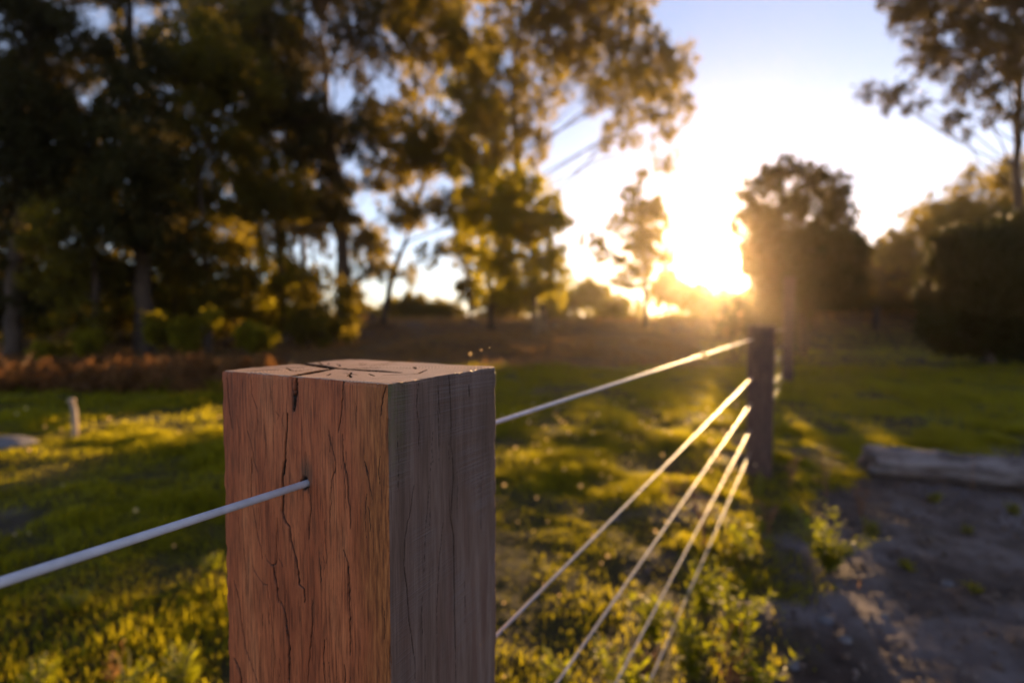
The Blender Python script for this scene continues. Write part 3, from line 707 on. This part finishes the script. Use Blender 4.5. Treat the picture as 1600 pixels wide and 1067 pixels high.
tree('round_tree', 'round bushy tree just right of the sun, small holes through its crown', 17,
     [(1252, 552), (1250, 480), (1248, 420), (1245, 350)], .2,
     [(1235, 278, 48, 32, .5), (1190, 302, 34, 28, .5), (1285, 290, 38, 30, .55), (1315, 332, 28, 34, .6), (1240, 335, 62, 32, .7), (1178, 345, 34, 28, .8), (1260, 390, 75, 36, 1.8), (1205, 400, 46, 38, 2), (1310, 400, 38, 38, 1.8),
      (1230, 445, 52, 36, 2.2), (1290, 445, 60, 36, 2.2)], M_dark, dens=1.2, seed=15, cl=.27, leaf=(.13, .06), per=60)
tree('hanging_gum_tree', 'tall gum with drooping sprays of leaves, cut by the right edge above the dark bush', 15,
     [(1592, 560), (1592, 400), (1590, 260), (1592, 120), (1588, 0), (1580, -120)], .17,
     [(1440, 25, 45, 34, .8), (1410, 20, 26, 28, .5), (1500, 60, 55, 45, .8), (1560, 30, 50, 50, 1.1), (1450, 90, 36, 30, .6), (1392, 150, 34, 20, .6), (1425, 175, 22, 18, .4), (1362, 145, 20, 14, .5),
      (1520, 130, 45, 34, .6), (1560, 110, 34, 34, .6), (1500, 195, 32, 18, .5), (1540, 170, 28, 30, .35), (1450, -30, 70, 40, 1), (1560, -40, 80, 50, 1.2), (1630, 60, 50, 60, 1), (1620, 170, 34, 40, .8)], M_dark, dens=.85, seed=16, cl=.26, leaf=(.15, .035), per=50, thick=.7)
RG = 'rounded trees along the right of the paddock'
tree('broad_tree', 'broad rounded tree behind the dark bush at the right', 24,
     [(1545, 540), (1545, 450), (1540, 380)], .3,
     [(1540, 292, 46, 34, .5), (1478, 318, 40, 32, .5), (1590, 280, 46, 40, .6), (1510, 270, 24, 16, .35), (1440, 355, 38, 32, .6), (1500, 345, 50, 34, .7), (1410, 372, 24, 20, .5), (1520, 370, 70, 50, 1.6), (1600, 380, 60, 60, 1.6), (1400, 395, 32, 26, 1), (1450, 430, 60, 40, 1.6), (1650, 330, 60, 60, 1.2)], M_euc, dens=1.3, group=RG, seed=17, cl=.40)
tree('broad_tree', 'low dark tree filling the gap between the round tree and the dark bush', 27,
     [(1370, 530), (1370, 460), (1368, 420)], .2,
     [(1370, 400, 32, 26, .9), (1345, 430, 45, 32, 1.8), (1400, 440, 50, 36, 1.8), (1380, 462, 70, 20, 1.6), (1440, 460, 50, 22, 1.5)], M_dark, dens=1.5, group=RG, seed=18, cl=.36)
tree('dark_bush', 'large dense dark bush at the right edge, reaching the ground', 14,
     [(1545, 575), (1545, 500), (1540, 440)], .14,
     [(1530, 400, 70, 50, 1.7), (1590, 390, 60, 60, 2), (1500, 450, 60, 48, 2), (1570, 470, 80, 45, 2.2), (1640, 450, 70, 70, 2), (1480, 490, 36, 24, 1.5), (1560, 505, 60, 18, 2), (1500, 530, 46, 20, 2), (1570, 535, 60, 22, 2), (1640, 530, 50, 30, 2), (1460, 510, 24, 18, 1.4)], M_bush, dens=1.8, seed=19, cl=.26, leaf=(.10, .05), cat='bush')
BG = 'distant low shrubs along the horizon'
far = [(640, 478, 45, 22), (690, 485, 40, 18), (790, 470, 60, 26), (860, 478, 45, 22), (920, 462, 40, 26), (965, 480, 40, 20), (1040, 452, 36, 30), (1085, 464, 36, 26), (1130, 474, 40, 20), (1170, 474, 34, 20), (1215, 478, 40, 22), (560, 488, 40, 16), (600, 490, 30, 12), (420, 490, 60, 22), (300, 490, 80, 26), (180, 495, 80, 26), (60, 490, 90, 32), (480, 490, 40, 16), (1310, 470, 60, 20)]
fl = ['low shrub on the horizon beside the forked pale trunk', 'flat shrub on the horizon left of the thin trunked small gum', 'wide shrub on the horizon under the yellow-green gum', 'shrub on the horizon right of the yellow-green gum', 'rounded shrub on the horizon below the patch of open sky',
      'low shrub between the open sky and the small airy gum', 'sunlit shrub right beside the small airy gum', 'shrub directly under the left part of the sun', 'shrub directly under the sun disc', 'taller shrub between the sun and the round tree', 'shrub at the foot of the round tree, left of the tall third post',
      'low shrub behind the sharp leaning gum stem', 'smallest low shrub beside the leaning stem', 'shrub behind the red barked gum', 'shrub behind the thin dark gum above the sharp post', 'shrub behind the stout dark trunk at the left', 'shrub at the far left behind the bracken', 'shrub beside the thick dark trunk', 'shrub between the round tree and the far posts']
for i, (x, y, rx, ry) in enumerate(far):
    tree('horizon_shrub', fl[i], 38 + (i * 7 % 5), [(x, 512), (x, y + 4)], .08, [(x - rx * .35, y + 3, rx * .6, ry * .8, 1), (x + rx * .4, y, rx * .6, ry * .75, 1), (x, y - ry * .1, rx * .5, ry, 1), (x, 500, rx * 1.0, 12, 1)],
         M_eucy if x in (1040, 1085, 300, 965, 920) else M_euc, dens=1.25, group=BG, seed=40 + i, cl=.5, per=50, leaf=(.24, .09), cat='shrub')
# back row of the left stand, and the scrub below it
BR = 'back row of the left stand'
for i, (X, l) in enumerate([(-60, 'back row gum beyond the left edge trunk'), (70, 'back row gum between the two leftmost trunks'), (180, 'back row gum showing left of the stout dark trunk'), (280, 'back row gum right of the stout dark trunk'), (385, 'back row gum left of the red barked gum'), (470, 'back row gum right of the red barked gum')]):
    r = random.Random(200 + i)
    tree('eucalyptus_tree', l, 29 + r.uniform(-1, 3), [(X, 530), (X + 4, 430), (X + 2, 300), (X - 5, 150), (X, 0)], .22,
         [(X + r.uniform(-45, 45), y + r.uniform(-20, 20), r.uniform(50, 68), r.uniform(38, 50), 1) for y in range(10 if X < 420 else 90, 490, 62)], M_dark if i % 2 else M_euc, dens=.65, group=BR, seed=210 + i, cl=.5, leaf=(.2, .07), per=60)
UG = 'scrubby understorey trees among the left trunks'
for i, (X, y, l) in enumerate([(40, 470, 'scrubby understorey tree at the far left'), (120, 450, 'understorey tree left of the slim orange leafed gum'), (190, 470, 'understorey tree behind the stout dark trunk'), (270, 455, 'understorey tree right of the stout dark trunk'), (350, 460, 'understorey tree above the left corner of the sharp post'), (430, 455, 'understorey tree around the red barked trunk'), (505, 480, 'low understorey tree beside the thick dark trunk')]):
    tree('understorey_tree', l, 20 + i % 3, [(X, 560), (X + 3, y)], .08, [(X - 30, y + 10, 38, 36, 1), (X + 28, y, 38, 38, 1), (X, y - 35, 40, 30, 1), (X, y + 40, 55, 26, .9)], M_eucy if i % 2 else M_euc, dens=.85, group=UG, seed=230 + i, cl=.34, per=55, leaf=(.14, .06))
# scrub that screens the low sun from the ground at the right
SC = 'dark scrub under and beside the round tree'
for i, (X, y, rx, ry, D_, l) in enumerate([(1145, 492, 26, 24, 17, 'low scrub under the sun, first to its right'), (1185, 492, 30, 28, 17.5, 'low scrub left of the round tree trunk'), (1228, 490, 30, 26, 18, 'low scrub right at the round tree trunk'),
        (1222, 474, 34, 24, 28.5, 'scrub on the bank seen just left of the round tree trunk'), (1275, 462, 40, 22, 29, 'scrub on the bank right of the round tree trunk'), (1330, 460, 44, 24, 29.5, 'scrub on the bank left of the far posts'), (1395, 458, 46, 26, 29, 'scrub on the bank above the left far post'), (1455, 458, 46, 26, 29.5, 'scrub on the bank between the far posts and the dark bush')]):
    tree('scrub_bush', l, D_, [(X, 520), (X, y)], .05, [(X - rx * .5, y, rx * .7, ry * .8, 1), (X + rx * .5, y + 2, rx * .7, ry * .8, 1), (X, y - 3, rx * .7, ry * .9, 1), (X, y + ry * .8, rx, ry * .6, 1)], M_dark, dens=(.35 if i < 2 else 2.8), group=SC, seed=250 + i, cl=.27, per=60, leaf=(.11, .06), cat='bush')
# low lit bushes among the left trunks
LB = 'low bushes between the trunks at the left'
for i, (x, y, rx, ry, l) in enumerate([(140, 528, 26, 18, 'small yellow-green bush left of the stout dark trunk'), (245, 505, 20, 20, 'small leafy bush right against the stout dark trunk'), (292, 512, 30, 20, 'brightest yellow-green bush among the left trunks'),
        (80, 545, 30, 14, 'low dim bush near the far left trunk'), (400, 520, 34, 16, 'low bush behind the sharp post'), (330, 492, 16, 12, 'tiny bright bush beside the thin trunk behind the post')]):
    tree('low_bush', l, 15.5, [(x, 572), (x, y)], .035, [(x - rx * .3, y, rx * .6, ry * .7, 1), (x + rx * .3, y + 2, rx * .6, ry * .7, 1), (x, y + ry, rx * .8, ry * .6, 1)], M_eucy, dens=2.2, group=LB, seed=70 + i, cl=.2, per=50, leaf=(.09, .045), cat='bush')

# bracken strip
def bracken():
    n = 900; rg = np.random.default_rng(5)
    y = 8.0 + rg.random(n) * 5; x = -y * (1.25 - rg.random(n) * .78)
    keep = fbm(x * .8, y * .8, 90, 3) > .38; x = x[keep]; y = y[keep]; n = len(x); z = gh(x, y)
    k = 34; idx = np.repeat(np.arange(n), k)
    t = np.tile(np.arange(k) / k, n); h = (.12 + .5 * rg.random(n) ** 1.6 * np.clip(fbm(x * .5, y * .5, 95) * 2, .4, 1.5))[idx]
    a = (rg.random(n) * 6.28)[idx]; lean = .5
    C = np.stack([x[idx] + np.cos(a) * t * lean * h, y[idx] + np.sin(a) * t * lean * h, z[idx] + h * t * (1.3 - .5 * t)], 1)
    side = np.where(np.arange(len(idx)) % 2, 1., -1.)
    D = unit(np.stack([-np.sin(a) * side + .3 * np.cos(a), np.cos(a) * side + .3 * np.sin(a), .05 + .4 * rg.random(len(idx)) - .2], 1))
    Sd = unit(np.cross(D, rg.normal(size=D.shape)))
    V, Fq = leaf_mesh(C, D, Sd, .22 * (1.05 - t), .05 + 0 * t)
    tag(mesh_np('bracken', V, Fq, M_fern), 'strip of rusty brown bracken along the foot of the left trees', 'bracken', kind='stuff')
bracken()

# ------------------------------------------------------------ small plants
def weed(name, label, px, py, height, nst, mat, leafl, leafw, lean=.35, per=14, stem=M_gstem, group=None, seed=1, cat='plant', branch=False, z0=0.):
    r = random.Random(seed); rg = np.random.default_rng(seed)
    g = G(px, py, z0); g.z = gz(g.x, g.y)
    root = empty(name, g, label, cat, group)
    T = Tubes(); C = []; D = []; Ls = []
    for s in range(nst):
        a = r.uniform(0, 6.28); l = r.uniform(.2, 1) * lean; h = height * r.uniform(.55, 1)
        e = g + Vector((math.cos(a) * l * h, math.sin(a) * l * h, h)); m_ = g.lerp(e, .5) + Vector((0, 0, h * .12)) - Vector((math.cos(a), math.sin(a), 0)) * l * h * .2
        pts = bez(g - Vector((0, 0, .01)), m_, e, 7); T.add(pts, [.0032 * (1 - .1 * k) for k in range(7)], 5)
        if branch:
            for q in range(6):
                s0 = pts[r.randint(2, 6)]; e2 = s0 + Vector((r.uniform(-1, 1), r.uniform(-1, 1), r.uniform(.3, 1.2))) * h * .28
                T.add([s0, s0.lerp(e2, .5) + Vector((0, 0, .01)), e2], [.002, .0016, .001], 4)
                for _ in range(2): C.append(tuple(e2)); D.append((r.uniform(-1, 1), r.uniform(-1, 1), r.uniform(.2, 1))); Ls.append(.5)
        for k in range(per):
            t = .15 + .85 * k / per; f = t * 6; i = min(int(f), 5); p = pts[i].lerp(pts[i + 1], f - i)
            b = r.uniform(0, 6.28); C.append(tuple(p)); D.append((math.cos(b), math.sin(b), r.uniform(.1, .9))); Ls.append(r.uniform(.6, 1.15) * (1.15 - .5 * t))
    T.build('stem', stem, root, origin=g)
    if C:
        C = np.array(C); D = unit(np.array(D)); Ls = np.array(Ls) * leafl; Sd = unit(np.cross(D, np.array([[0, 0, 1.]]) + rg.normal(size=D.shape) * .3))
        V, Fq = leaf_mesh(C, D, Sd, Ls, Ls * leafw); mesh_np('leaf', V, Fq, mat, parent=root, origin=g).name = 'foliage'
    return root
WG = 'leafy weeds growing under the wires'
weed('weed', 'bright yellow-green weed at the edge of the bare dirt, right of the second post', 1295, 890, .29, 26, M_weed, .055, .40, .95, 17, seed=1, group=WG)
for i, (x, y, h, n, l) in enumerate([(1145, 1010, .26, 12, 'leafy weed right of the lowest wire, at the dirt edge'), (1075, 1060, .24, 12, 'leafy weed crossed by the two lowest wires'), (1020, 1000, .18, 10, 'short leafy weed left of the fourth wire'),
        (1180, 1100, .2, 8, 'leafy weed at the bottom edge beside the dirt'), (1100, 950, .2, 10, 'taller leafy weed behind the two lowest wires'), (985, 1120, .22, 10, 'weed at the bottom edge between third and fourth wires'), (1165, 870, .2, 6, 'thin weed with bright leaves below the second post'),
        (870, 1100, .16, 9, 'weed clump at the bottom edge below the third wire'), (1185, 780, .22, 4, 'sparse yellow weed at the foot of the second post')]):
    weed('weed', l, x, y, h * 1.15, int(n * 1.3), M_weed, .052, .42, .6, 16, seed=20 + i, group=WG)
RG2 = 'dry reddish stalks by the fence'
for i, (x, y, h, n, l) in enumerate([(1100, 860, .34, 5, 'tall dry reddish stalks behind the third and fourth wires'), (1050, 800, .28, 4, 'dry stalks between the third wire and the lit grass'), (1290, 775, .34, 4, 'dry branching stalks left of the log end'), (1140, 1090, .20, 5, 'red twiggy stalk at the bottom edge near the dirt'),
        (1235, 760, .3, 4, 'dry stalks just right of the second post foot'), (1000, 1075, .17, 4, 'bent brown stalk low between second and third wires'), (1345, 800, .16, 5, 'rusty seed stalks in front of the log end'), (1200, 830, .25, 4, 'dry stalks in front of the second post foot')]):
    weed('dry_weed', l, x, y, h, n, M_fern, .03, .35, .5, 3, stem=M_stem, seed=50 + i, group=RG2, branch=True)
TU = 'small green tufts on the bare dirt'
for i, (x, y, h, n, l) in enumerate([(1362, 838, .10, 22, 'dark green tuft right of the bright yellow-green weed'), (1460, 785, .08, 16, 'green tuft in front of the log'), (1585, 800, .08, 14, 'green tuft at the right edge below the log'), (1418, 885, .05, 10, 'tiny tuft alone in the middle of the dirt'), (1520, 925, .04, 9, 'small brownish tuft low on the dirt'), (1510, 830, .05, 8, 'faint tuft on the dirt below the middle of the log')]):
    weed('grass_tuft', l, x, y, h, n, M_grass, .05, .16, .8, 7, seed=80 + i, group=TU)
LT = 'coarse clumps in the lawn left of the sharp post'
for i, (x, y, h, n, l) in enumerate([(285, 1075, .15, 22, 'bright green clump against the sharp post near the bottom edge'), (200, 1100, .13, 16, 'broad clump at the bottom edge left of the post'), (60, 1090, .12, 14, 'dim clump at the bottom left corner'), (330, 900, .10, 12, 'low clump beside the left edge of the sharp post'), (120, 960, .09, 12, 'low clump under the top wire at the left')]):
    weed('grass_tuft', l, x, y, h, n, M_weed, .06, .15, .8, 8, seed=90 + i, group=LT)
weed('dry_weed', 'pale dried stem arching in the grass at the lower left', 175, 1065, .09, 3, M_dry, .06, .2, 1.3, 4, stem=M_dry, seed=99, branch=True, group=RG2)
weed('seed_head_weed', 'thin stalk with one pale round seed head in front of the log', 1519, 765, .26, 1, M_dry, .02, .8, .05, 1, stem=M_stem, seed=101)

def litter():
    n = 9000; rg = np.random.default_rng(8)
    y = np.sqrt(1.0 + rg.random(n) * (5.0 ** 2 - 1)); x = y * (.2 + rg.random(n) * 1.3); k = dirt_mask(x, y) * (.25 + fbm(x * 2, y * 2, 55) ) > rg.random(n) * .9
    x = x[k]; y = y[k]; n = len(x); z = gh(x, y)
    sz = .004 + .016 * rg.random(n) ** 4
    A = rg.normal(size=(n, 1, 3)) * .0 + IVL[None] * sz[:, None, None] * (.6 + .8 * rg.random((n, 1, 3)))
    V = (A + np.stack([x, y, z], 1)[:, None]).reshape(-1, 3); Fc = (IFL[None] + (np.arange(n) * len(IVL))[:, None, None]).reshape(-1, 3)
    tag(mesh_np('gravel', V, Fc, rough_mat('crumbly_soil', [(.3, (.03, .02, .016)), (.5, (.10, .07, .055)), (.75, (.17, .14, .13))], 3.5, None, .9, 0)), 'loose gravel and crumbs of soil on the bare dirt', 'gravel', kind='stuff')
def _ico1():
    import bmesh
    bm = bmesh.new(); bmesh.ops.create_icosphere(bm, subdivisions=1, radius=1)
    V = np.array([tuple(v.co) for v in bm.verts]); Fc = np.array([[v.index for v in f.verts] for f in bm.faces]); bm.free(); return V, Fc
IVL, IFL = _ico1(); litter()

# ------------------------------------------------------------ log, stake, stone
def log():
    a = G(1352, 742); b = G(1760, 775); n = 60; k = 26
    ax = (b - a); L = ax.length; ax.normalize(); u = Vector((-ax.y, ax.x, 0)); up = Vector((0, 0, 1))
    V = []; Q = []
    for i in range(n):
        t = i / (n - 1); c = a + ax * L * t; c.z = gz(c.x, c.y) + .115
        r0 = .128 * (1 - .08 * t) * (.93 + .14 * fbm(np.array([t * 6.]), np.array([.5]), 7, 3)[0])
        if i == 0: r0 *= .8
        for j in range(k):
            an = 2 * math.pi * j / k
            q = r0 * (1 + .45 * (fbm(np.array([math.cos(an) * 1.6 + 5]), np.array([math.sin(an) * 1.6 + t * 2.2]), 13, 4)[0] - .5) + .06 * math.sin(an * 7 + t * 3))
            s_ = 1.12 if math.sin(an) > .6 else 1
            V.append(tuple(c + u * math.cos(an) * q * 1.15 + up * math.sin(an) * q * .82 * s_ + ax * (.03 * math.sin(an * 3) if i == 0 else 0)))
    for i in range(n - 1):
        for j in range(k):
            j2 = (j + 1) % k; Q.append((i * k + j, i * k + j2, (i + 1) * k + j2, (i + 1) * k + j))
    for e in (0, n - 1):
        c = len(V); V.append(tuple(sum((Vector(V[e * k + j]) for j in range(k)), Vector()) / k + (ax * .05 if e == 0 else ax * 0)))
        for j in range(k):
            j2 = (j + 1) % k; Q.append((c, e * k + j2, e * k + j) if e == 0 else (c, e * k + j, e * k + j2))
    me = bpy.data.meshes.new('log'); me.from_pydata([tuple(Vector(v) - a) for v in V], [], Q); me.polygons.foreach_set('use_smooth', [True] * len(me.polygons))
    m = rough_mat('grey_log', [(.3, (.05, .036, .032)), (.5, (.15, .12, .115)), (.7, (.27, .23, .23))], 5, (.6, 3, 4), .85, .8, 16, dist=.02)
    me.materials.append(m); o = bpy.data.objects.new('fallen_log', me); link(o); o.location = a
    tag(o, 'weathered grey log lying on the ground at the right edge of the dirt', 'log')
log()
def stake():
    g = G(118, 688); g.z = gz(g.x, g.y)
    root = empty('garden_stake', g, 'short pale wooden stake with a knobbed top, alone in the lawn at the left', 'stake')
    T = Tubes(); T.add([g - Vector((0, 0, .1)), g + Vector((0, 0, .15)), g + Vector((-.004, 0, .30)), g + Vector((-.018, 0, .345))], [.026, .026, .024, .020], 10)
    mt = rough_mat('pale_stake', [(.3, (.26, .18, .12)), (.7, (.48, .36, .26))], 12, (1, 1, .2), .7, .3, 30)
    T.build('shaft', mt, root, origin=g)
    T = Tubes(); c = g + Vector((-.024, 0, .375))
    T.add([c + Vector((0, 0, -.03)), c + Vector((0, 0, -.02)), c, c + Vector((0, 0, .022)), c + Vector((0, 0, .032))], [.014, .026, .034, .024, .006], 12)
    T.build('knob', mt, root, origin=g)
stake()
def stone(px, py, r, label):
    import bmesh
    g = G(px, py); g.z = gz(g.x, g.y)
    bm = bmesh.new(); bmesh.ops.create_icosphere(bm, subdivisions=4, radius=1)
    for v in bm.verts:
        c = v.co; k = .82 + .4 * fbm(np.array([c.x * 1.7 + 3]), np.array([c.y * 1.7 + c.z * 1.3]), 33, 4)[0]
        v.co = Vector((c.x * r[0] * k, c.y * r[1] * k, c.z * r[2] * k))
    me = bpy.data.meshes.new('stone'); bm.to_mesh(me); bm.free(); me.polygons.foreach_set('use_smooth', [True] * len(me.polygons))
    me.materials.append(rough_mat('stone', [(.3, (.06, .055, .06)), (.7, (.16, .15, .16))], 8, None, .8, .5, 30)); o = bpy.data.objects.new('stone', me); link(o); o.location = g
    tag(o, label, 'stone')
stone(5, 700, (.26, .2, .085), 'flat grey stone in the lawn at the left edge')
SG = 'clods and stones on the bare dirt'
for i, (x, y, s, l) in enumerate([(1290, 960, .035, 'small dark clod left of centre on the bare dirt'), (1320, 1005, .025, 'pale stone at the bottom of the bare dirt'), (1380, 960, .02, 'tiny pale stone in the middle of the bare dirt'), (1480, 905, .03, 'brown clod on the dirt right of the tiny tuft'), (1240, 1030, .03, 'grey stone near the bottom edge beside the weeds')]):
    stone(x, y, (s, s * .8, s * .55), l); bpy.context.scene.collection.objects[-1]['group'] = SG

# ------------------------------------------------------------ added glint beads and floating specks
m, nt, out = new_mat('pale_bead'); p = N(nt, 'ShaderNodeBsdfPrincipled'); p.inputs['Roughness'].default_value = .35; p.inputs['Base Color'].default_value = (.6, .5, .34, 1)
t = N(nt, 'ShaderNodeBsdfTranslucent'); t.inputs['Color'].default_value = (1.0, .82, .50, 1); mx = N(nt, 'ShaderNodeMixShader'); mx.inputs[0].default_value = .8
nt.links.new(p.outputs[0], mx.inputs[1]); nt.links.new(t.outputs[0], mx.inputs[2]); nt.links.new(mx.outputs[0], out.inputs['Surface']); M_bead = m  # translucent material shared by the glint beads and the specks
def ico():
    import bmesh
    bm = bmesh.new(); bmesh.ops.create_icosphere(bm, subdivisions=2, radius=1)
    V = np.array([tuple(v.co) for v in bm.verts]); Fc = np.array([[v.index for v in f.verts] for f in bm.faces]); bm.free(); return V, Fc
IV, IF = ico()
def glints():
    n = 420; rg = np.random.default_rng(3)  # loose translucent spheres added to make bright glints in the grass
    y = np.sqrt(1.3 ** 2 + rg.random(n) * (6.5 ** 2 - 1.3 ** 2)); x = y * (-1.1 + rg.random(n) * 1.62)
    k = (dirt_mask(x, y) < .3) & ((x > -.1) | (rg.random(n) < .16)); x = x[k]; y = y[k]; n = len(x); z = gh(x, y) + .07 + rg.random(n) * .08
    r = (.0036 + .0044 * rg.random(n) ** 2) * np.clip(y / 2.0, .8, 2.0)
    V = (IV[None] * r[:, None, None] + np.stack([x, y, z], 1)[:, None]).reshape(-1, 3)
    Fc = (IF[None] + (np.arange(n) * len(IV))[:, None, None]).reshape(-1, 3)
    tag(mesh_np('glint_beads', V, Fc, M_bead, smooth=True), 'pale beads added as glints in the backlit grass', 'seed heads', kind='stuff')
glints()
q = on_line(1.0, hole.z)
best = min(np.linspace(1, 3.6, 200), key=lambda y: abs((lambda p: 800 + F * (p.x / (p.y * math.cos(PITCH) - (p.z - CAMH) * math.sin(PITCH))))(on_line(y, hole.z)) - 1100))
c = on_line(best, hole.z - .001)  # added bead stands in for the sun's reflection on the wire
tag(mesh_np('wire_glint', IV @ np.diag([.015, .026, .0135]) + np.array([.0, 0, 0]) + np.array(c), IF, M_bead, smooth=True, origin=tuple(c)), 'added bright bead standing for a sun glint on the top wire', 'glint')
for i, (x, y, d, r, l) in enumerate([(735, 553, .85, .0019, 'largest of three floating pale specks above the sharp post, leftmost'), (752, 547, .62, .0008, 'middle one of three floating pale specks above the sharp post'), (765, 543, .46, .0004, 'smallest of three floating pale specks above the sharp post, rightmost')]):  # small pale spheres hung in the air above the post
    c = P(x, y, d); tag(mesh_np('floating_speck', IV * r * np.array([1, 1, 1.3]) + np.array(c), IF, M_bead, smooth=True, origin=tuple(c)), l, 'seed', 'floating specks')

# ------------------------------------------------------------ haze
def haze():
    x0, x1, y0, y1, z0, z1 = -176, 176, -8, 196, -1.8, 24
    V = [(x, y, z) for x in (x0, x1) for y in (y0, y1) for z in (z0, z1)]
    Fc = [(0, 1, 3, 2), (4, 6, 7, 5), (0, 4, 5, 1), (2, 3, 7, 6), (0, 2, 6, 4), (1, 5, 7, 3)]
    me = bpy.data.meshes.new('haze'); me.from_pydata(V, [], Fc); m, nt, out = new_mat('haze')
    p = N(nt, 'ShaderNodeVolumePrincipled'); p.inputs['Color'].default_value = (1, .86, .70, 1); p.inputs['Density'].default_value = .00052; p.inputs['Anisotropy'].default_value = .88
    nt.links.new(p.outputs[0], out.inputs['Volume']); me.materials.append(m)
    tag(link(bpy.data.objects.new('haze', me)), kind='stuff')
HAZE = True
if HAZE: haze()
